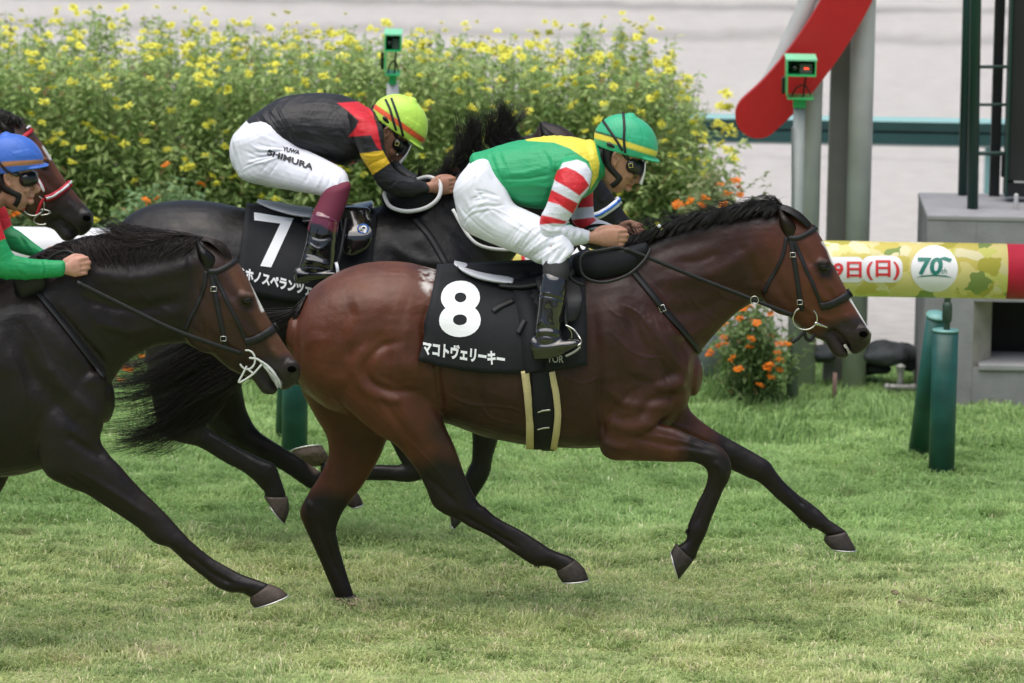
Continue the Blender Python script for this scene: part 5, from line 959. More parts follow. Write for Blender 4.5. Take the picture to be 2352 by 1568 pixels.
# ------------------------------------------------------------------ setting
def ramp_mat(name, stops, scale, rough=.8, detail=6, bump=0, bscale=100, stretch=(1, 1, 1), lines=None, extra=None):
    m = bpy.data.materials.new(name); m.use_nodes = True; n = m.node_tree; b = n.nodes['Principled BSDF']; b.inputs['Roughness'].default_value = rough; b.inputs['Specular IOR Level'].default_value = .2
    tc = n.nodes.new('ShaderNodeTexCoord'); mp = n.nodes.new('ShaderNodeMapping'); mp.inputs['Scale'].default_value = stretch; n.links.new(tc.outputs['Object'], mp.inputs[0])
    t = n.nodes.new('ShaderNodeTexNoise'); t.inputs['Scale'].default_value = scale; t.inputs['Detail'].default_value = detail; t.inputs['Roughness'].default_value = .65; n.links.new(mp.outputs[0], t.inputs['Vector'])
    r = n.nodes.new('ShaderNodeValToRGB'); n.links.new(t.outputs['Fac'], r.inputs[0])
    while len(r.color_ramp.elements) < len(stops): r.color_ramp.elements.new(.5)
    for e, (p, c) in zip(r.color_ramp.elements, stops): e.position = p; e.color = (*c, 1)
    src = r.outputs[0]
    if lines:
        sx = n.nodes.new('ShaderNodeSeparateXYZ'); n.links.new(tc.outputs['Object'], sx.inputs[0])
        nz = n.nodes.new('ShaderNodeTexNoise'); nz.inputs['Scale'].default_value = .8; nz.inputs['Detail'].default_value = 6; n.links.new(tc.outputs['Object'], nz.inputs['Vector'])
        for y0, wd, dk in lines:
            a = n.nodes.new('ShaderNodeMath'); a.operation = 'MULTIPLY_ADD'; a.inputs[1].default_value = wd*1.6; a.inputs[2].default_value = -y0-wd*.8; n.links.new(nz.outputs['Fac'], a.inputs[0])
            ad = n.nodes.new('ShaderNodeMath'); ad.operation = 'ADD'; n.links.new(sx.outputs[1], ad.inputs[0]); n.links.new(a.outputs[0], ad.inputs[1])
            ab = n.nodes.new('ShaderNodeMath'); ab.operation = 'ABSOLUTE'; n.links.new(ad.outputs[0], ab.inputs[0])
            mr = n.nodes.new('ShaderNodeMapRange'); mr.inputs[1].default_value = 0; mr.inputs[2].default_value = wd; mr.inputs[3].default_value = dk; mr.inputs[4].default_value = 1; n.links.new(ab.outputs[0], mr.inputs[0])
            mx = n.nodes.new('ShaderNodeVectorMath'); mx.operation = 'SCALE'; n.links.new(src, mx.inputs[0]); n.links.new(mr.outputs[0], mx.inputs['Scale']); src = mx.outputs[0]
    n.links.new(src, b.inputs['Base Color'])
    if bump:
        t2 = n.nodes.new('ShaderNodeTexNoise'); t2.inputs['Scale'].default_value = bscale; t2.inputs['Detail'].default_value = 8; t2.inputs['Roughness'].default_value = .7; n.links.new(mp.outputs[0], t2.inputs['Vector'])
        bp = n.nodes.new('ShaderNodeBump'); bp.inputs['Distance'].default_value = bump; n.links.new(t2.outputs['Fac'], bp.inputs['Height']); n.links.new(bp.outputs[0], b.inputs['Normal'])
    return m
m_soil = ramp_mat('soil_turf', [(.3, (.15, .21, .08)), (.5, (.27, .35, .13)), (.7, (.42, .43, .24))], 3, bump=.01, bscale=30)
gr = mk('ground', [(-160, -40, 0), (160, -40, 0), (160, 420, 0), (-160, 420, 0)], [(0, 1, 2, 3)], m_soil, smooth=False); gr['kind'] = 'structure'; gr['label'] = 'turf ground under the grass'
YS = 6.3
L1, L2, L3 = float(G(1176, 19)[1]), float(G(1176, 84)[1]), float(G(2100, 372)[1])
m_sand = ramp_mat('sand', [(.25, (.47, .445, .42)), (.5, (.58, .555, .525)), (.8, (.65, .625, .595))], 6, rough=.9, detail=12, bump=.035, bscale=14, stretch=(1, 2.2, 1),
                  lines=[(L1, .16, .55), (L2, .26, .72), (L3, .12, .86), (L2+1.4, .1, .93), (L1+4, .3, .8)])  # lines: dark bands painted in for shade along the harrow ridges
NX, NY = 260, 150
xs = np.linspace(-14, 14, NX); ys = YS+(np.linspace(0, 1, NY)**1.3)*40; XX, YY = np.meshgrid(xs, ys)
pts = np.c_[XX.ravel()*.5*(1+(YY.ravel()-YS)/20), YY.ravel()]
zz = .012+.035*(vnoise(pts*[1.6, 5], 1.3, 8)-.4)+.02*(vnoise(pts*[3, 9], 2.0, 9)-.5)
zz += .05*np.exp(-((YY.ravel()-L1-.2)/.12)**2)+.05*np.exp(-((YY.ravel()-L2-.25)/.15)**2); zz = np.maximum(zz, .006)
sd = mk('sand_track', np.c_[pts, zz], [(r*NX+c, r*NX+c+1, (r+1)*NX+c+1, (r+1)*NX+c) for r in range(NY-1) for c in range(NX-1)], m_sand); sd['kind'] = 'structure'; sd['label'] = 'pale harrowed sand track behind the hedge'
sf = mk('sand_field', [(-150, YS+39.8, .004), (150, YS+39.8, .004), (150, 300, .004), (-150, 300, .004)], [(0, 1, 2, 3)], m_sand, smooth=False); sf['kind'] = 'structure'; sf['label'] = 'far sand beyond the track'

# ---- turf blades
def blades(name, n, xr, yr, hfun, seed, mt_, colfun, wd=.0035, lean=.9, label='', cat_=None):
    r = np.random.default_rng(seed); x = r.uniform(*xr, n); y = yr[0]+(yr[1]-yr[0])*r.random(n); keep = np.abs(x) < 2.25*(25+y)/25+.25; x, y = x[keep], y[keep]; n = len(x)
    p2 = np.c_[x, y]; h = hfun(p2)*(.55+.8*r.random(n)); an = r.random(n)*6.283; ph = vnoise(p2, 1.7, seed+1)*9+vnoise(p2, 6, seed+2)*3
    an = np.where(r.random(n) < .55, ph+r.normal(0, .5, n), an); ln = lean*(.35+.9*r.random(n))
    d = np.c_[np.cos(an), np.sin(an), np.zeros(n)]; w_ = np.c_[-np.sin(an), np.cos(an), np.zeros(n)]*(wd*(.6+.8*r.random(n)))[:, None]
    b = np.c_[x, y, np.full(n, -.002)]; m1 = b+d*(h*ln*.35)[:, None]; m1[:, 2] += h*.6; tp = b+d*(h*ln*1.05)[:, None]; tp[:, 2] += h*np.clip(1.05-ln*.45, .3, 1)
    V = np.stack([b-w_, b+w_, m1+w_*.8, m1-w_*.8, tp], 1).reshape(-1, 3); i = np.arange(n)*5
    me = bpy.data.meshes.new(name); me.vertices.add(len(V)); me.vertices.foreach_set('co', V.ravel()); F4 = np.stack([i, i+1, i+2, i+3], 1); F3 = np.stack([i+3, i+2, i+4], 1)
    loops = np.concatenate([F4.ravel(), F3.ravel()]); me.loops.add(len(loops)); me.loops.foreach_set('vertex_index', loops.astype(np.int32)); me.polygons.add(2*n)
    me.polygons.foreach_set('loop_start', np.concatenate([np.arange(n)*4, 4*n+np.arange(n)*3]).astype(np.int32)); me.update(calc_edges=True); me.validate()
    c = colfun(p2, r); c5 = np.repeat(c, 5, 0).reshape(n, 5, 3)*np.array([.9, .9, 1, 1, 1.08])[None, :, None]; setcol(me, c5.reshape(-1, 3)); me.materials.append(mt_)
    o = bpy.data.objects.new(name, me); COL.objects.link(o); o['kind'] = 'stuff'; o['label'] = label
    return o
def leafmat(name, rough=.55, trans=.3):
    m = bpy.data.materials.new(name); m.use_nodes = True; n = m.node_tree; b = n.nodes['Principled BSDF']; b.inputs['Roughness'].default_value = rough; b.inputs['Specular IOR Level'].default_value = .3
    a = n.nodes.new('ShaderNodeAttribute'); a.attribute_name = 'Col'; n.links.new(a.outputs['Color'], b.inputs['Base Color'])
    t = n.nodes.new('ShaderNodeBsdfTranslucent'); n.links.new(a.outputs['Color'], t.inputs[0]); mx = n.nodes.new('ShaderNodeMixShader'); mx.inputs[0].default_value = trans
    n.links.new(b.outputs[0], mx.inputs[1]); n.links.new(t.outputs[0], mx.inputs[2]); n.links.new(mx.outputs[0], n.nodes['Material Output'].inputs[0]); return m
m_grass = leafmat('grass_blades', .7, .45)
DIV = [(*G(x, y)[:2], r_) for x, y, r_ in ((2105, 1385, .07), (1940, 1140, .05), (560, 1260, .06), (1310, 1160, .05), (60, 1230, .06), (800, 1392, .05), (1960, 1290, .04), (330, 1480, .05), (1500, 1520, .05), (2290, 1190, .05))]
def gcol(p, r):
    n = len(p); a = vnoise(p*[1, 1.6], 2.2, 51); b = vnoise(p*[1, 1.8], 7, 52); c = vnoise(p*[1, 2], 17, 53); g = np.array((.37, .49, .20)); yl = np.array((.59, .65, .31)); st = np.array((.80, .73, .50)); dk = np.array((.18, .25, .09))
    t = np.clip(.42*a+.38*b+.3*c+r.normal(0, .12, n), 0, 1.2)
    far = np.clip((p[:, 1]-.9)/1.0, 0, 1); t = t*(1-.35*far)
    u = np.clip((t-.35)/.4, 0, 1)[:, None]; col = g*(1-u)+yl*u
    s = ((r.random(n) < .07*(1-far*.7)+.38*np.clip((b-.66)*3, 0, 1)*(1-far)))[:, None]; col = np.where(s, st*(.7+.5*r.random((n, 1))), col)
    e = np.clip((.36-c*.6-a*.4)*4, 0, .75)[:, None]*(1-.5*far[:, None]); col = col*(1-e)+dk*e
    for dx, dy_, rr in DIV:
        q = .55*np.clip(1.25-np.hypot((p[:, 0]-dx)/rr, (p[:, 1]-dy_)/(rr*1.6)), 0, 1)[:, None]*(r.random((n, 1)) < .8); col = col*(1-q)+np.array((.13, .09, .05))*q
    return col*(.75+.5*r.random((n, 1)))*(1+far[:, None]*np.array([-.06, .08, .02]))
def gh(p): return .014+.024*vnoise(p, 3.1, 61)**1.5+.045*vnoise(p*[1, 1.4], 6, 62)**2.2+.012*np.clip((p[:, 1]-1)/1.6, 0, 1)
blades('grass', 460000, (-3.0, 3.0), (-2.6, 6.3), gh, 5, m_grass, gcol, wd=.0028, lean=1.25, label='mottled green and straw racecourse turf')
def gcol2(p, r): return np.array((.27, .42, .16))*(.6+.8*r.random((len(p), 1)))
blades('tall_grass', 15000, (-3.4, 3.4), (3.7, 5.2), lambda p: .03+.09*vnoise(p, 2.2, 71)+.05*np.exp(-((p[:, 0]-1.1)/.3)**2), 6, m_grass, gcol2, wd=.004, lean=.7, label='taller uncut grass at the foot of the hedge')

# ---- leafy plants
m_leaf = leafmat('leaf', .55, .45)
def plant_mesh(stems, r, leaf=(.055, .013), nodes=.042, start=.12, lc=((.085, .14, .035), (.16, .21, .07)), droop=.3, branch=0.5):
    """stems: list of (base xyz, top xyz); returns leaf verts, faces, colours, stem parts"""
    LV, LF, LC, SV, SF = [], [], [], [], []; k = 0; ks = 0
    for b, t in stems:
        b, t = np.array(b), np.array(t); L = np.linalg.norm(t-b); nn = max(3, int(L*(1-start)/nodes)); mid = (b+t)/2+r.normal(0, .03, 3)
        segs = [(b, mid, t)]
        if r.random() < branch:
            q = b+(t-b)*r.uniform(.4, .7); e = q+np.array([r.normal(0, .12), r.normal(0, .08), r.uniform(.1, .3)]); segs.append((q, (q+e)/2+r.normal(0, .01, 3), e))
        for si, (p0, p1, p2) in enumerate(segs):
            L = np.linalg.norm(p2-p0); nn = max(2, int(L*(1 if si else (1-start))/nodes)); ph = r.random()*6.28; s0 = 0 if si else start
            a = np.array([p0, p1, p2]); rr = .0022 if si == 0 else .0016
            v, f = ctube(a, [rr, rr*.8, rr*.6], n=4, sub=2, dome=False); SV.append(v); SF += [tuple(i+ks for i in q) for q in f]; ks += len(v)
            for j in range(nn):
                u = s0+(1-s0)*(j+.3)/nn; c = (1-u)**2*p0+2*u*(1-u)*p1+u*u*p2
                for z in (0, 1):
                    an = ph+j*1.57+z*3.14+r.normal(0, .35); el = r.normal(.15-droop*.5, .35); ll = leaf[0]*(.6+.7*r.random())*(1.15-.4*u); ww = leaf[1]*(.7+.6*r.random())
                    d = np.array([math.cos(an)*math.cos(el), math.sin(an)*math.cos(el), math.sin(el)]); s = np.array([-math.sin(an), math.cos(an), r.normal(0, .4)]); s /= np.linalg.norm(s); dn = np.array([0, 0, -1.0])
                    LV += [c, c+d*ll*.45+s*ww+dn*ll*.02, c+d*ll*.45-s*ww+dn*ll*.02, c+d*ll*.5+np.array([0, 0, .1*ww])-dn*0, c+d*ll+dn*ll*droop]
                    LF += [(k, k+1, k+3), (k, k+3, k+2), (k+1, k+4, k+3), (k+2, k+3, k+4)]; g = r.random(); q = np.array(lc[0])*(1-g)+np.array(lc[1])*g
                    if r.random() < .04: q = np.array((.25, .2, .08))
                    LC += [q*(.75+.5*r.random())]*5; k += 5
    return np.array(LV), LF, np.array(LC), (np.vstack(SV) if SV else None), SF
def flower_data(kind, r):
    V, F, C, k = [], [], [], 0; R = .034 if kind == 'y' else .033; pc = np.array((.80, .80, .13)) if kind == 'y' else np.array((.80, .22, .015)); nl = 10
    for lay in range(2):
        for i in range(nl):
            a = i*6.283/nl+lay*.3+r.normal(0, .06); rr = R*(1-.22*lay)*(.9+.2*r.random()); w_ = .33+.03*r.random(); z = .004*lay; up = r.normal(.004, .004)
            for u, h in ((0, 0), (.55, w_), (.55, -w_), (1, w_*.55), (1, -w_*.55), (1.04, 0)): V.append((rr*u*math.cos(a+h), rr*u*math.sin(a+h), z+up*u*2-.004*u*u))
            F += [(k, k+2, k+1), (k+1, k+2, k+4, k+3), (k+3, k+4, k+5)]; C += [pc*(.85+.3*r.random())*np.array([1, .97, .8])]*6; k += 6
    v, f = ball((0, 0, .004), (.0095, .0095, .006), 10, 6); F += [tuple(i+k for i in q) for q in f]; V += list(map(tuple, v)); C += [np.array((.35, .2, .02)) if kind == 'o' else np.array((.45, .36, .03))]*len(v)
    return np.array(V), F, np.array(C)
m_petal = leafmat('petal', .5, .25)
FM = {}
for kd in 'yo':
    for i in range(4):
        v, f, c = flower_data(kd, np.random.default_rng(i+(10 if kd == 'o' else 0))); me = bpy.data.meshes.new('flower'); me.from_pydata(v.tolist(), [], f); setcol(me, c); me.materials.append(m_petal); FM[kd, i] = (me, v, f, c)
def flowers(root, kd, pos, r, limit=100):
    pos = sorted(pos, key=lambda p: p[1]); base = worldloc(root); R3 = []
    for i, (p, s) in enumerate([((q[0], q[1], q[2]), q[3]) for q in pos]):
        me, v, f, c = FM[kd, r.integers(4)]; rx, ry, rz = r.normal(.12, .3), r.normal(0, .3), r.random()*6.28
        M3 = Matrix.Translation(Vector(p)-base) @ (Matrix.Rotation(rx, 4, 'X') @ Matrix.Rotation(ry, 4, 'Y') @ Matrix.Rotation(rz, 4, 'Z')) @ Matrix.Scale(s, 4)
        if i < limit:
            o = bpy.data.objects.new('flower', me); COL.objects.link(o); o.parent = root; o.matrix_local = M3
        else:
            A = np.array(M3); R3.append((v@A[:3, :3].T+A[:3, 3]+np.array(base), f, c))
    if R3:
        V, F = cat([(a, b) for a, b, _ in R3]); o = mk('flowers', V, F, m_petal, root, smooth=False, col=np.vstack([c for *_, c in R3])); o['kind'] = 'stuff'
def plant(name, label, catg, base, stems, fl, kd, seed, group=None, **kw):
    r = np.random.default_rng(seed); root = thing(name, label, catg, tuple(base), group); LV, LF, LC, SV, SF = plant_mesh(stems, r, **kw)
    mk('foliage', LV, LF, m_leaf, root, smooth=False, col=LC); mk('stem', SV, SF, mat('stem_green', (.16, .24, .07), rough=.7), root); flowers(root, kd, fl, r); return root
# the long hedge of yellow flowers: front face at about Y 5.7
rh = np.random.default_rng(99)
hx0, hx1 = float(P(-200, 400, 5.6)[0]), float(P(1655, 400, 5.8)[0])
def htop(x, y):
    z = P(1000, 160, 5.7)[2]+.10*(vnoise(np.array([[x, y]]), 1.4, 4)[0]-.5)+.05*(vnoise(np.array([[x, y]]), 5, 5)[0]-.5)+.03*(y-5.7)
    e = (hx1-x)/.42
    if e < 1: z *= max(.25, math.sqrt(max(0, 1-(1-e)**2))**.6)
    return z
stems = []
for i in range(1350):
    x = rh.uniform(hx0, hx1); y = 5.65+1.55*rh.random()**1.25; t = htop(x, y)*(.72+.30*rh.random()**.6 if rh.random() < .45 else .97+.05*rh.random())
    b = (x-.3*max(0, (x-hx1+.5)), y+.05, .0); lean = rh.normal(0, .07); stems.append((b, (min(x+lean, hx1+.06), y-.12*rh.random(), t)))
for i in range(120):   # arching outwards at the front
    x = rh.uniform(hx0, hx1); z = rh.uniform(.5, 1.2); stems.append(((x, 5.75, z-.35), (x+rh.normal(0, .1), 5.5, z)))
fl = []
for i in range(520):
    x = rh.uniform(hx0, hx1+.02); y = 5.6+1.6*rh.random(); fl.append((x, y, htop(x, y)+rh.uniform(-.05, .07), .56+.3*rh.random()))
for i in range(240):
    x = rh.uniform(hx0, hx1+.03); u = rh.random()**1.5; z = htop(x, 5.6)*(1-.62*u); fl.append((x, 5.47+.12*rh.random(), z, .62+.3*rh.random()))
for i in range(26): z = rh.uniform(.75, 1.45); fl.append((hx1+rh.uniform(-.02, .08), rh.uniform(5.7, 6.6), z, 1))
hedge = plant('flower_hedge', 'long hedge thick with yellow zinnias running behind the horses', 'hedge', (0, 5.9, 0), stems, fl, 'y', 3, lc=((.24, .38, .12), (.50, .60, .26)), leaf=(.066, .0125), nodes=.031)
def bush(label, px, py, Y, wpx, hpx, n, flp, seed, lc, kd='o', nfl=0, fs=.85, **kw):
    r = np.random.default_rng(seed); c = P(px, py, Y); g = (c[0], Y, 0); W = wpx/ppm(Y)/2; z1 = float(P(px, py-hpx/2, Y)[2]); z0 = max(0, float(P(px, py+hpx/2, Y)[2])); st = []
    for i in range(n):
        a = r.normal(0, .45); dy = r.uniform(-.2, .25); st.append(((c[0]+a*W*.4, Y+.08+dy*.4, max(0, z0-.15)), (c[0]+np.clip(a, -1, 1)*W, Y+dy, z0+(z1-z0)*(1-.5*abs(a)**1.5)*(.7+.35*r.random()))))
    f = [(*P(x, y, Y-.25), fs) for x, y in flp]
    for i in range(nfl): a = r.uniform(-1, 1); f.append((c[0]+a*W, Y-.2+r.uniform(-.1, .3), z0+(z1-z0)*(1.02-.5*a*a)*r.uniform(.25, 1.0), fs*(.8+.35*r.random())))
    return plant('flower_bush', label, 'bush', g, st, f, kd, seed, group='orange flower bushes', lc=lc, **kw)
GB = ((.12, .23, .09), (.26, .38, .19))
bush('orange flowered bush with blue green leaves above the black horse rump', 370, 500, 5.1, 300, 190, 60, [(382, 379), (462, 424), (335, 461), (362, 457)], 21, GB, leaf=(.07, .014))
bush('orange zinnia bush between the bay neck and the grey post', 1728, 785, 4.75, 215, 240, 75, [(1700, 731), (1738, 742), (1663, 744), (1725, 778), (1665, 790), (1721, 797), (1682, 823), (1768, 838), (1762, 845), (1745, 885), (1706, 709), (1790, 790)], 22, ((.11, .2, .07), (.25, .33, .14)), nfl=20, fs=.72)
bush('sparse bush of dried orange flowers beyond the bay mane', 1640, 470, 5.2, 170, 180, 36, [(1620, 455), (1662, 470), (1690, 415), (1585, 462)], 23, ((.16, .24, .10), (.36, .38, .2)), nfl=7)
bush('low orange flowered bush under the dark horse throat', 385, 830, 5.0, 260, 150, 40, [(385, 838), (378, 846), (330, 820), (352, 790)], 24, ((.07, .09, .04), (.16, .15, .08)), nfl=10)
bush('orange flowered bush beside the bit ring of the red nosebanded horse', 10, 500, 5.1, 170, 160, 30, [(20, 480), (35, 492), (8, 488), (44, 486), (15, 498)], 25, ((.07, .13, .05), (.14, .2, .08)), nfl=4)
# dark fence inside the hedge
fr = thing('garden_fence', 'dark low fence hidden inside the yellow flower hedge', 'fence', (0, 6.9, 0)); m_dk = mat('dark_paint', (.012, .014, .013), rough=.5)
for z in (.38, .62, .86):
    mk('rail', *box(hx0, hx1-.3, 6.86, 6.90, z, z+.05), m_dk, fr, smooth=False)
for x in np.arange(hx0, hx1-.3, .55): mk('post', *box(x, x+.05, 6.9, 6.95, 0, 1.0), m_dk, fr, smooth=False)

# ---- course rail
YR = 2.65; ra = P(1176, 603, YR); rz = float(ra[2]); RR = 128/2/ppm(YR)
def px2x(px, Y=YR): return float(P(px, 600, Y)[0])
def cyl(x0, x1, R, n=40):
    th = np.linspace(0, 2*np.pi, n, endpoint=False); xs = np.linspace(x0, x1, 3)
    return loft([np.c_[np.full(n, x), YR+R*np.cos(th), rz+R*np.sin(th)] for x in xs])
rail = thing('course_rail', 'thick padded running rail with yellow printed sleeve on green posts', 'rail', (0, YR, 0))
m_print_y = bpy.data.materials.new('printed_sleeve'); m_print_y.use_nodes = True; n = m_print_y.node_tree; b = n.nodes['Principled BSDF']; b.inputs['Roughness'].default_value = .45
tc = n.nodes.new('ShaderNodeTexCoord'); nz = n.nodes.new('ShaderNodeTexNoise'); nz.inputs['Scale'].default_value = 9; nz.inputs['Detail'].default_value = 3; n.links.new(tc.outputs['Object'], nz.inputs['Vector'])
mxv = n.nodes.new('ShaderNodeMix'); mxv.data_type = 'VECTOR'; mxv.inputs[0].default_value = .12; n.links.new(tc.outputs['Object'], mxv.inputs[4]); n.links.new(nz.outputs['Color'], mxv.inputs[5])
vo = n.nodes.new('ShaderNodeTexVoronoi'); vo.inputs['Scale'].default_value = 15; n.links.new(mxv.outputs[1], vo.inputs['Vector'])
sp = n.nodes.new('ShaderNodeSeparateColor'); n.links.new(vo.outputs['Color'], sp.inputs[0]); rp = n.nodes.new('ShaderNodeValToRGB'); rp.color_ramp.interpolation = 'CONSTANT'; n.links.new(sp.outputs[0], rp.inputs[0])
for i, (p, c) in enumerate([(0, (.72, .63, .24)), (.3, (.60, .51, .12)), (.48, (.76, .70, .42)), (.66, (.44, .40, .06)), (.76, (.62, .62, .16)), (.88, (.22, .30, .08)), (.93, (.62, .25, .12)), (.96, (.68, .62, .3))]):
    if i > 1: rp.color_ramp.elements.new(p)
    rp.color_ramp.elements[i].position = p; rp.color_ramp.elements[i].color = (*c, 1)
n.links.new(rp.outputs[0], b.inputs['Base Color'])
m_rw = mat('rail_white', (.72, .73, .75), rough=.4, var=.04, vscale=6); m_rr = mat('rail_red', (.42, .015, .035), rough=.42, var=.06, vscale=8); m_rg = mat('post_green', (.012, .085, .075), rough=.42, var=.25, vscale=9, bump=.002, bscale=25)
xa, xb = px2x(1160), px2x(2311)
mk('white_sleeve', *cyl(-7, xa, RR), m_rw, rail)
v, f = cyl(xa, xb, RR+.001); sleeve = mk('printed_sleeve', v, f, m_print_y, rail); sb = bvh_of(v, f); mk('red_sleeve', *cyl(xb, 7, RR+.0005), m_rr, rail)
m_prt_w = mat('print_white', (.76, .76, .78), rough=.5); m_prt_r = mat('print_red', (.62, .025, .03), rough=.5); m_prt_g = mat('print_green', (.01, .17, .13), rough=.5)
def patch(name, poly, m, off):
    bm = bmesh.new(); vs = [bm.verts.new((x, y, 0)) for x, y in poly]; bm.faces.new(vs); bmesh.ops.triangulate(bm, faces=bm.faces)
    for k in range(6):
        lg = [e for e in bm.edges if e.calc_length() > 14]
        if lg: bmesh.ops.subdivide_edges(bm, edges=lg, cuts=1); bmesh.ops.triangulate(bm, faces=bm.faces)
    bm.verts.index_update(); o = mk(name, [drape(sb, q.co.x, q.co.y, off) if drape(sb, q.co.x, q.co.y, off) is not None else P(q.co.x, q.co.y, YR) for q in bm.verts], [tuple(q.index for q in p.verts) for p in bm.faces], m, sleeve); bm.free(); return o
patch('sticker', [(2146+54*math.cos(a), 617+53*math.sin(a)) for a in np.linspace(0, 6.283, 40, endpoint=False)], m_prt_w, .002)
text_on('lettering', '70', [(2108, 591), (2168, 592), (2162, 631), (2108, 631)], sb, m_prt_g, sleeve, bold=.035, off=.004)
text_on('lettering', 'th', [(2163, 616), (2176, 616), (2174, 628), (2161, 628)], sb, m_prt_g, sleeve, off=.004)
patch('stroke', [(2155, 594), (2170, 590), (2187, 595), (2182, 602), (2170, 598)], m_prt_g, .0045)
patch('stroke', [(2102, 637), (2120, 632), (2146, 630), (2172, 632), (2188, 637), (2170, 635), (2146, 633), (2120, 635)], m_prt_g, .004)
def rrect(x0, y0, x1, y1, r): return [(cx+r*math.cos(a), cy+r*math.sin(a)) for cx, cy, s in ((x1-r, y1-r, 0), (x0+r, y1-r, 1.5708), (x0+r, y0+r, 3.1416), (x1-r, y0+r, 4.7124)) for a in np.linspace(s, s+1.5708, 6)]
for q in ((1895, 590, 1984, 648, 16), (1978, 588, 2073, 648, 22)): patch('sticker', rrect(*q), m_prt_w, .002 if q[0] < 1950 else .0025)
text_on('lettering', '9日', [(1914, 601), (1979, 601), (1979, 637), (1914, 637)], sb, m_prt_r, sleeve, bold=.025, off=.005)
text_on('lettering', '(日)', [(1990, 598), (2066, 598), (2066, 642), (1990, 642)], sb, m_prt_r, sleeve, bold=.025, off=.005)
patch('sticker', rrect(1172, 560, 1345, 668, 8), m_prt_w, .002); patch('stripe', rrect(1168, 558, 1206, 668, 6), m_prt_r, .003); patch('stripe', rrect(1178, 566, 1197, 668, 4), mat('print_yellow', (.7, .62, .15), rough=.5), .0042)
for a in (612,): patch('stroke', rrect(1226, a, 1300, a+16, 2), m_prt_r, .003); patch('stroke', rrect(1232, a+6, 1300, a+10, 1), MATS['print_yellow'], .0042)
def railpost(px, base, bt=.085, bb=.03):
    c = G(px, base); x = float(c[0]); y = float(c[1]); z1 = float(P(px, 760, y)[2])+(px < 1000)*-.02
    o = mk('post_pad', *loft([np.c_[x+.061*np.cos(t_), y+.061*np.sin(t_), np.full(32, z)] for z in (-.01, .3, z1) for t_ in [np.linspace(0, 2*np.pi, 32, endpoint=False)]]), m_rg, rail)
    mk('pad_cap', *loft([np.c_[x+.063*np.cos(t_), y+.063*np.sin(t_), np.full(32, z)] for z in (z1, z1+.008) for t_ in [np.linspace(0, 2*np.pi, 32, endpoint=False)]]), mat('cap_teal', (.16, .36, .34), rough=.4), o)
    mk('rod', *ctube([(x+.005, y, z1), (x+.005, y, rz-RR*.8)], .016, sub=1), mat('rod_dark', (.03, .06, .045), rough=.5, var=.3), rail)
    mk('rod_clamp', *ctube([(x+.005, y, z1+.06), (x+.005, y, z1+.12)], .026, n=6, sub=1), MATS['rod_dark'], rail)
    mk('brace_pad', *ctube([(x-bt, y+.42, -.02), (x-bb, y+.16, z1+.045)], .05, n=24, sub=1, dome=False), m_rg, rail)
    mk('brace_cap', *ctube([(x-bb, y+.16, z1+.04), (x-bb+.001, y+.157, z1+.052)], .053, n=24, sub=1, dome=False), MATS['cap_teal'], rail)
railpost(2162, 1086); railpost(676, 1052, .06, .03); railpost(2162-1478, 1056) if False else None

# ---- finish sign, sensors
m_post = mat('grey_white_paint', (.47, .475, .475), rough=.5, var=.12, vscale=5); m_post2 = mat('grey_brown_paint', (.20, .195, .18), rough=.6, var=.1, vscale=5); m_signred = mat('sign_red', (.44, .009, .012), rough=.45, var=.05, vscale=8)
fs = thing('finish_sign', 'giant curved red sign band carried on tall grey posts', 'sign', tuple(G(1960, 928)))
g3 = G(1966, 930); y3 = float(g3[1])+.4; x3 = float(P(1968, 600, y3)[0]); th = np.linspace(0, 2*np.pi, 28, endpoint=False)
def vpost(x, y, r, z1, z0=-.02, sq=False):
    if sq: return box(x-r, x+r, y-r, y+r, z0, z1)
    return loft([np.c_[x+r*np.cos(th), y+r*np.sin(th), np.full(28, z)] for z in (z0, z1)])
mk('post', *vpost(x3, y3, .061, 3.3), m_post, fs); mk('post', *vpost(float(P(1853, 600, y3)[0]), y3, .058, 3.3), m_post, fs); g2 = G(1918, 922); mk('post', *vpost(float(P(1922, 600, y3+.15)[0]), y3+.15, .056, 3.3, sq=True), m_post2, fs, smooth=False)
cl = crom(np.array([(1741, 266), (1800, 210), (1866, 128), (1925, 38), (1975, -60), (2030, -200), (2065, -340)], float), 6); tg_ = np.gradient(cl, axis=0); tg_ /= np.linalg.norm(tg_, axis=1, keepdims=True); nn_ = np.c_[-tg_[:, 1], tg_[:, 0]]
wl = 52; cap_ = [(cl[0]-tg_[0]*wl*math.sin(a)+nn_[0]*wl*math.cos(a)) for a in np.linspace(.15, math.pi-.15, 12)]
outl = [c+n_*-wl for c, n_ in zip(cl, nn_)][::-1]; outl = [c-n_*wl for c, n_ in zip(cl, nn_)][::-1]+cap_[::-1]+[c+n_*wl for c, n_ in zip(cl, nn_)]
YF = y3-.16; fr_ = np.array([P(x, y, YF) for x, y in outl]); bk_ = fr_+np.array([0, .07, 0]); N = len(outl)
bm = bmesh.new(); a_ = [bm.verts.new(p) for p in fr_]; b_ = [bm.verts.new(p) for p in bk_]; bm.faces.new(a_); bm.faces.new(b_[::-1])
for i in range(N): bm.faces.new((a_[i], b_[i], b_[(i+1) % N], a_[(i+1) % N]))
bmesh.ops.recalc_face_normals(bm, faces=bm.faces); bmesh.ops.triangulate(bm, faces=[q for q in bm.faces if len(q.verts) > 4]); bm.verts.index_update()
mk('red_band', [tuple(q.co) for q in bm.verts], [tuple(q.index for q in p.verts) for p in bm.faces], m_signred, fs, smooth=False); bm.free()
mk('back_tube', *ctube([P(1722, 262, YF+.13), P(1778, 178, YF+.14), P(1822, 86, YF+.14), P(1862, -10, YF+.14), P(1900, -140, YF+.14), P(1925, -330, YF+.14)], .052, n=20, sub=4), m_post, fs)
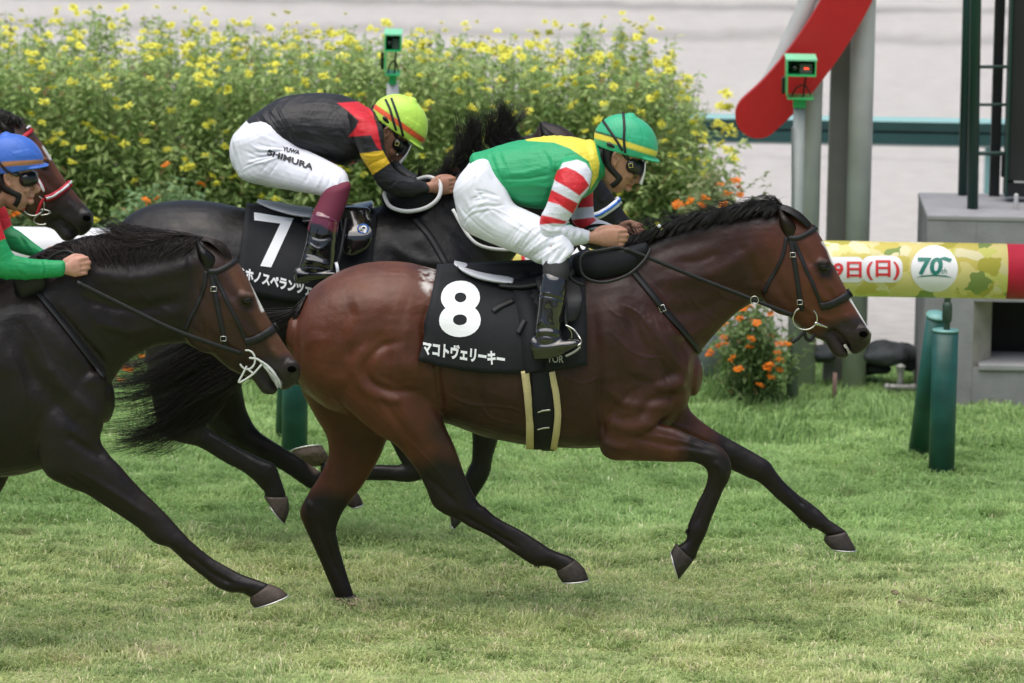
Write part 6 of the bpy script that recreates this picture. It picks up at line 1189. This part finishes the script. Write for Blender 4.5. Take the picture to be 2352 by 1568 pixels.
m_gbox = mat('sensor_green', (.03, .50, .16), rough=.35, var=.08, vscale=9); m_gtop = mat('sensor_lid', (.22, .66, .38), rough=.4)
def sensor(label, cx, y0, y1, Y, wpx, base, prad, led=False, pm=m_post):
    s = thing('finish_sensor', label, 'sensor', tuple(G(cx, base)), 'green box sensors on posts'); c = P(cx, (y0+y1)/2, Y); W = wpx/ppm(Y)/2; z1, z0 = float(P(cx, y0+14, Y-.08)[2]), float(P(cx, y1, Y-.08)[2]); H = z1-z0; x = float(c[0]); zt = z1; zb = z1-H*.32
    d = .11; t = .006
    def bx(nm, a, m_, par=s): return mk(nm, *box(*a), m_, par, smooth=False)
    bx('lid', (x-W-.004, x+W+.004, Y-d, Y+d, zt, zt+.008), m_gtop); h = bx('housing_side', (x-W, x-W+t, Y-d, Y+d, zb-H*.38, zt-.0005), m_gbox); bx('housing_side', (x+W-t, x+W, Y-d, Y+d, zb, zt-.0005), m_gbox)
    bx('housing_back', (x-W+t, x+W-t, Y+d-t, Y+d-.001, zb+.0, zt-.001), m_gbox); bx('shelf', (x-W+t, x+W-t, Y-d+.002, Y+d-t, zb, zb+.008), m_gbox)
    bx('camera_body', (x-W*.1, x+W*.75, Y-d*.6, Y+d*.3, zb+.012, zt-.02), mat('device_grey', (.12, .13, .12), rough=.4))
    mk('lens', *ctube([(x-W*.45, Y-d*.75, (zb+zt)/2), (x-W*.45, Y, (zb+zt)/2)], .016, n=16, sub=1), m_goggle, s)
    if led: bx('red_led', (x+W*.2, x+W*.5, Y-d*.6-.004, Y-d*.6-.001, zb+.032, zb+.038), mat('led', (.8, .05, .02), emit=(1, .05, .02, 3)))
    zl = z1-H*.78; bx('lower_plate', (x-W*.9, x+W*.9, Y-d*.8, Y+d*.8, zl-.006, zl), m_gbox)
    mk('cable', *ctube([(x-W*.6, Y-.04, zl), (x-W*.3, Y-.06, zl+H*.2), (x+W*.3, Y-.06, zl+H*.25), (x+W*.7, Y-.04, zl+.01)], .004, n=6, sub=4), m_elastic, s)
    mk('cable', *ctube([(x+W*.2, Y-.02, zl), (x+W*.35, Y-.03, zb-.01)], .005, n=6, sub=1), m_elastic, s); mk('bracket', *ctube([(x-W-.012, Y-.03, zb-.02), (x-W-.012, Y-.03, zb-.09)], .009, n=8, sub=1), m_goggle, s)
    bx('neck', (x-W*.45, x+W*.4, Y-.04, Y+.04, z0, zl-.006), m_gbox); mk('post', *vpost(x, Y+.0, prad, z0-.002), pm, s)
    mk('post_cable', *ctube([(x-prad-.004, Y-.03, z0-.1), (x-prad*.6, Y-prad, z0-.7), (x+prad*.2, Y-prad-.004, z0-1.1)], .006, n=6, sub=3), mat('cable_grey', (.2, .22, .22), rough=.6), s)
gA = G(1850, 926)
sensor('green box sensor with red light on a grey post before the red sign', 1838, 124, 250, float(gA[1]), 68, 926, .030, led=True, pm=mat('pale_green_paint', (.29, .32, .305), rough=.5, var=.12, vscale=6))
sensor('narrow green box sensor standing up out of the yellow hedge', 903, 66, 196, 5.15, 38, 900, .030)

# ---- steel frame tower on concrete base
YB0 = float(G(2180, 938)[1]); zB = float(P(2200, 494, YB0)[2]); YB1 = float(G(2200, 443, zB)[1]); YB1 = max(YB1, YB0+.45)
def X_(px, Y=YB0, py=600): return float(P(px, py, Y)[0])
def Z_(py, Y=YB0, px=2250): return float(P(px, py, Y)[2])
m_conc = ramp_mat('concrete', [(.3, (.20, .20, .205)), (.5, (.27, .27, .28)), (.75, (.33, .33, .34))], 4, rough=.85, bump=.003, bscale=60)
cb = thing('concrete_base', 'grey concrete plinth with a dark square opening, carrying the green frame', 'plinth', (X_(2300), YB0, 0))
xl, xr = X_(2128), X_(2128)+2.2; xo = X_(2288); zo1, zo0 = Z_(692), Z_(836)
mk('wall', *box(xl, X_(2240), YB0, YB1, -.02, zB-.03), m_conc, cb, smooth=False)
mk('wall', *box(X_(2240)+.001, xr, YB0+.002, YB1, zo1, zB-.03), m_conc, cb, smooth=False)
mk('wall', *box(X_(2240)+.001, xr, YB0+.002, YB1, -.02, zo0-.02), m_conc, cb, smooth=False)
bevel(mk('top_slab', *box(xl-.003, xr, YB0-.003, YB1+.003, zB-.0295, zB), mat('concrete_pale', (.30, .30, .31), rough=.8, var=.1, vscale=6), cb, smooth=False), .008)
mk('cheek', [(X_(2240), YB0+.003, zo0-.02), (xo, YB0+.16, zo0-.02), (xo, YB0+.16, zo1), (X_(2240), YB0+.003, zo1), (X_(2240), YB0+.4, zo0-.02), (xo, YB0+.4, zo0-.02), (xo, YB0+.4, zo1), (X_(2240), YB0+.4, zo1)], [(0, 1, 2, 3), (1, 5, 6, 2), (4, 7, 6, 5), (0, 3, 7, 4), (0, 4, 5, 1), (3, 2, 6, 7)], mat('concrete_stained', (.30, .29, .25), rough=.85, var=.25, vscale=7), cb, smooth=False)
mk('recess', *box(xo, xr, YB0+.4, YB0+.42, zo0-.03, zo1+.01), mat('recess_black', (.01, .01, .01), rough=.8), cb, smooth=False)
bevel(mk('sill', *box(X_(2255), xr, YB0-.012, YB0+.38, zo0-.03, zo0), MATS['concrete_pale'], cb, smooth=False), .006)
tw = thing('frame_tower', 'dark green steel frame with a black panel standing on the concrete plinth', 'tower', (X_(2235), YB0+.2, zB)); m_dg = mat('frame_green', (.008, .045, .035), rough=.4); m_bk = mat('frame_black', (.006, .008, .009), rough=.5)
ya = float(G(2233, 479, zB)[1]); yc = YB1-.07
mk('pole', *ctube([(X_(2234, ya, 478), ya, zB), (X_(2230, ya, 0), ya, 3.6)], .028, n=18, sub=1, dome=False), m_dg, tw)
mk('pole', *ctube([P(2211, 445, yc)*[1, 1, 0]+[0, 0, zB], P(2222, -60, yc)+np.array([0, 0, .6])], .024, n=16, sub=1, dome=False), m_dg, tw)
mk('pole', *box(X_(2267, yc), X_(2290, yc), yc-.02, yc+.03, zB, 3.7), m_bk, tw, smooth=False)
for y_, r_ in ((153, .009), (240, .008), (352, .011)): mk('rung', *ctube([P(2240, y_, yc-.1), P(2310, y_, yc-.1)], r_, n=10, sub=1), m_dg, tw)
pz0 = Z_(446, yc-.14, 2330); bevel(mk('panel', *box(X_(2306, yc-.14), X_(2306, yc-.14)+1.5, yc-.2, yc-.1, pz0+.075, 3.7), mat('panel_black', (.014, .017, .016), rough=.55, var=.2, vscale=3), tw, smooth=False), .006)
mk('panel_frame', *box(X_(2306, yc-.14), X_(2306, yc-.14)+1.5, yc-.22, yc-.09, pz0, pz0+.07), m_bk, tw, smooth=False); mk('panel_edge', *box(X_(2320, yc-.14), X_(2306, yc-.14)+1.5, yc-.225, yc-.09, pz0+.0715, pz0+.076), m_post, tw, smooth=False)
mk('panel_side', *box(X_(2303, yc-.14)-.006, X_(2306, yc-.14)-.001, yc-.23, yc-.08, pz0, 3.7), m_dg, tw, smooth=False)
mk('link_plate', *box(X_(2288, yc), X_(2306, yc-.14), yc-.16, yc-.12, Z_(395, yc), Z_(345, yc)), m_bk, tw, smooth=False)
mk('anchor_bolt', *ctube([(X_(2338), ya, zB), (X_(2338), ya, zB+.07)], .012, n=8, sub=1), m_post, tw)

# ---- far guard rail beside the sand
YG = 8.6; gz1, gz0 = float(P(1176, 253, YG)[2]), float(P(1176, 319, YG)[2]); gr_ = thing('guard_rail', 'teal metal guard rail along the pale sand track', 'rail', (0, YG, 0)); m_teal = mat('teal_paint', (.028, .082, .080), rough=.4, var=.1, vscale=4); m_teal2 = mat('teal_pale', (.22, .42, .42), rough=.4)
H_ = gz1-gz0
prof = [(0, gz1), (-.03, gz1-.01), (-.045, gz1-.02), (-.04, gz1-H_*.45), (-.01, gz1-H_*.5), (-.04, gz1-H_*.55), (-.045, gz0+.014), (-.02, gz0), (0, gz0)]
for a, b2, m_ in ((0, 2, m_teal2), (2, 6, m_teal), (6, 8, mat('teal_grey', (.25, .32, .32), rough=.4))):
    pp = prof[a:b2+1]; o = mk('beam', [(x, YG+y, z) for x in (-9, 9) for y, z in pp], [(i, i+1, len(pp)+i+1, len(pp)+i) for i in range(len(pp)-1)], m_, gr_, smooth=False); s = o.modifiers.new('s', 'SOLIDIFY'); s.thickness = .004
mk('beam_groove', *box(-9, 9, YG-.03, YG-.005, gz1-H_*.53, gz1-H_*.47), m_bk, gr_, smooth=False)
for px in (2276, 2276-900, 2276-1800, 2276+900): mk('post', *box(X_(px-11, YG, 300), X_(px+11, YG, 300), YG+.002, YG+.06, -.02, gz1-.02), m_teal2 if px == 2276 else m_teal, gr_, smooth=False)

# ---- small things by the posts
def rock(px, py, w, h, Y, seed):
    c = P(px, py, Y); v, f = ball((0, 0, 0), 1, 22, 14); v = v*(1+.28*(vnoise(v+5, 1.4, seed)-.5)[:, None]*2+.08*(vnoise(v+5, 4, seed+1)-.5)[:, None]); v = v*np.array([w/ppm(Y)/2, w/ppm(Y)/2.2, h/ppm(Y)/2]); b_ = np.array([c[0], Y, 0]); z = max(h/ppm(Y)/2*.6, float(c[2]))
    return v+b_+np.array([0, 0, z]), f
m_rock = mat('dark_rock', (.045, .052, .055), rough=.85, var=.5, vscale=9, bump=.012, bscale=22)
for i, (px, py, w_, h_, lb) in enumerate([(2030, 812, 120, 54, 'wide dark rock between the white horse blaze and the plinth'), (2085, 818, 60, 60, 'dark rock touching the concrete plinth'), (1960, 826, 90, 46, 'dark rock behind the light sign post'), (1890, 812, 70, 40, 'small dark rock between the sensor post and the sign post'), (1990, 838, 110, 46, 'flat dark rock low in front of the wide rock')]):
    v, f = rock(px, py, w_, h_, 5.3+.12*(i % 3), 70+i); tag(mk('rock', v, f, m_rock), lb, 'rock', 'dark rocks edging the sand')
sp_ = thing('sprinkler', 'small metal sprinkler head on the ground left of the plinth', 'sprinkler', tuple(G(2067, 912))); q = G(2067, 912); m_sp = mat('sprinkler_metal', (.3, .3, .28), rough=.5, metal=.3, var=.3)
mk('riser', *ctube([(q[0], q[1], 0), (q[0], q[1], .1), (q[0], q[1], .15)], [.026, .014, .022], n=14, sub=2), m_sp, sp_); mk('cross_pipe', *ctube([(q[0]-.06, q[1]-.02, .055), (q[0]+.06, q[1]-.02, .055)], .015, n=12, sub=1), m_sp, sp_)
mk('end_cap', *ball((q[0]-.065, q[1]-.02, .055), .02), m_sp, sp_); mk('end_cap', *ball((q[0]+.065, q[1]-.02, .055), .02), m_sp, sp_); mk('cap', *ball((q[0], q[1], .155), (.026, .026, .014)), m_sp, sp_)
tag(mk('stake', *vpost(float(G(1916, 924)[0]), float(G(1916, 924)[1]), .011, float(P(1916, 856, float(G(1916, 924)[1]))[2])), mat('rust_wood', (.19, .12, .1), rough=.8, var=.3)), 'thin reddish stake in the grass between the sign posts', 'stake')
qd = G(1622, 880); dm = thing('drum', 'grey rounded drum with a painted white highlight half hidden by the bay chest', 'drum', tuple(qd)); Yd_ = float(qd[1]); dv = loft([np.c_[P(1622, 825, Yd_)[0]+r_*np.cos(th), Yd_+r_*np.sin(th), np.full(28, z)] for z, r_ in ((0.02, .045), (.06, .075), (.13, .088), (.2, .08), (.25, .055), (.272, .02))])
mk('shell', *dv, mat('drum_grey', (.12, .15, .15), rough=.3, var=.1), dm); db = bvh_of(*dv)
lv = [drape(db, x, y, .003) if drape(db, x, y, .003) is not None else P(x, y, Yd_-.08) for y in (833, 838, 843) for x in (1594, 1600, 1606, 1612)]; mk('highlight_patch', lv, [(r*4+c_, r*4+c_+1, (r+1)*4+c_+1, (r+1)*4+c_) for r in range(2) for c_ in range(3)], m_prt_w, dm)  # white patch painted on as the shell's highlight

rc = np.random.default_rng(77); cp = []
for dx, dy_, rr in (DIV[0], DIV[5]):
    for k in range(12):
        a = rc.random()*6.28; q_ = rr*(.3+1.1*rc.random()); s_ = rc.uniform(.004, .014); v, f = ball((0, 0, 0), 1, 7, 5); v = v*(1+.5*(rc.random((len(v), 1))-.5)); cp.append((v*np.array([s_*1.4, s_, s_*.8])+np.array([dx+q_*math.cos(a)*1.3, dy_+q_*math.sin(a)*1.6, .018+s_*.5]), f))
v, f = cat(cp); o = mk('turf_crumbs', v, f, mat('crumb_earth', (.22, .18, .11), rough=.95, var=.5, vscale=40), smooth=False); o['kind'] = 'stuff'; o['label'] = 'earth crumbs kicked up beside small divots in the turf'
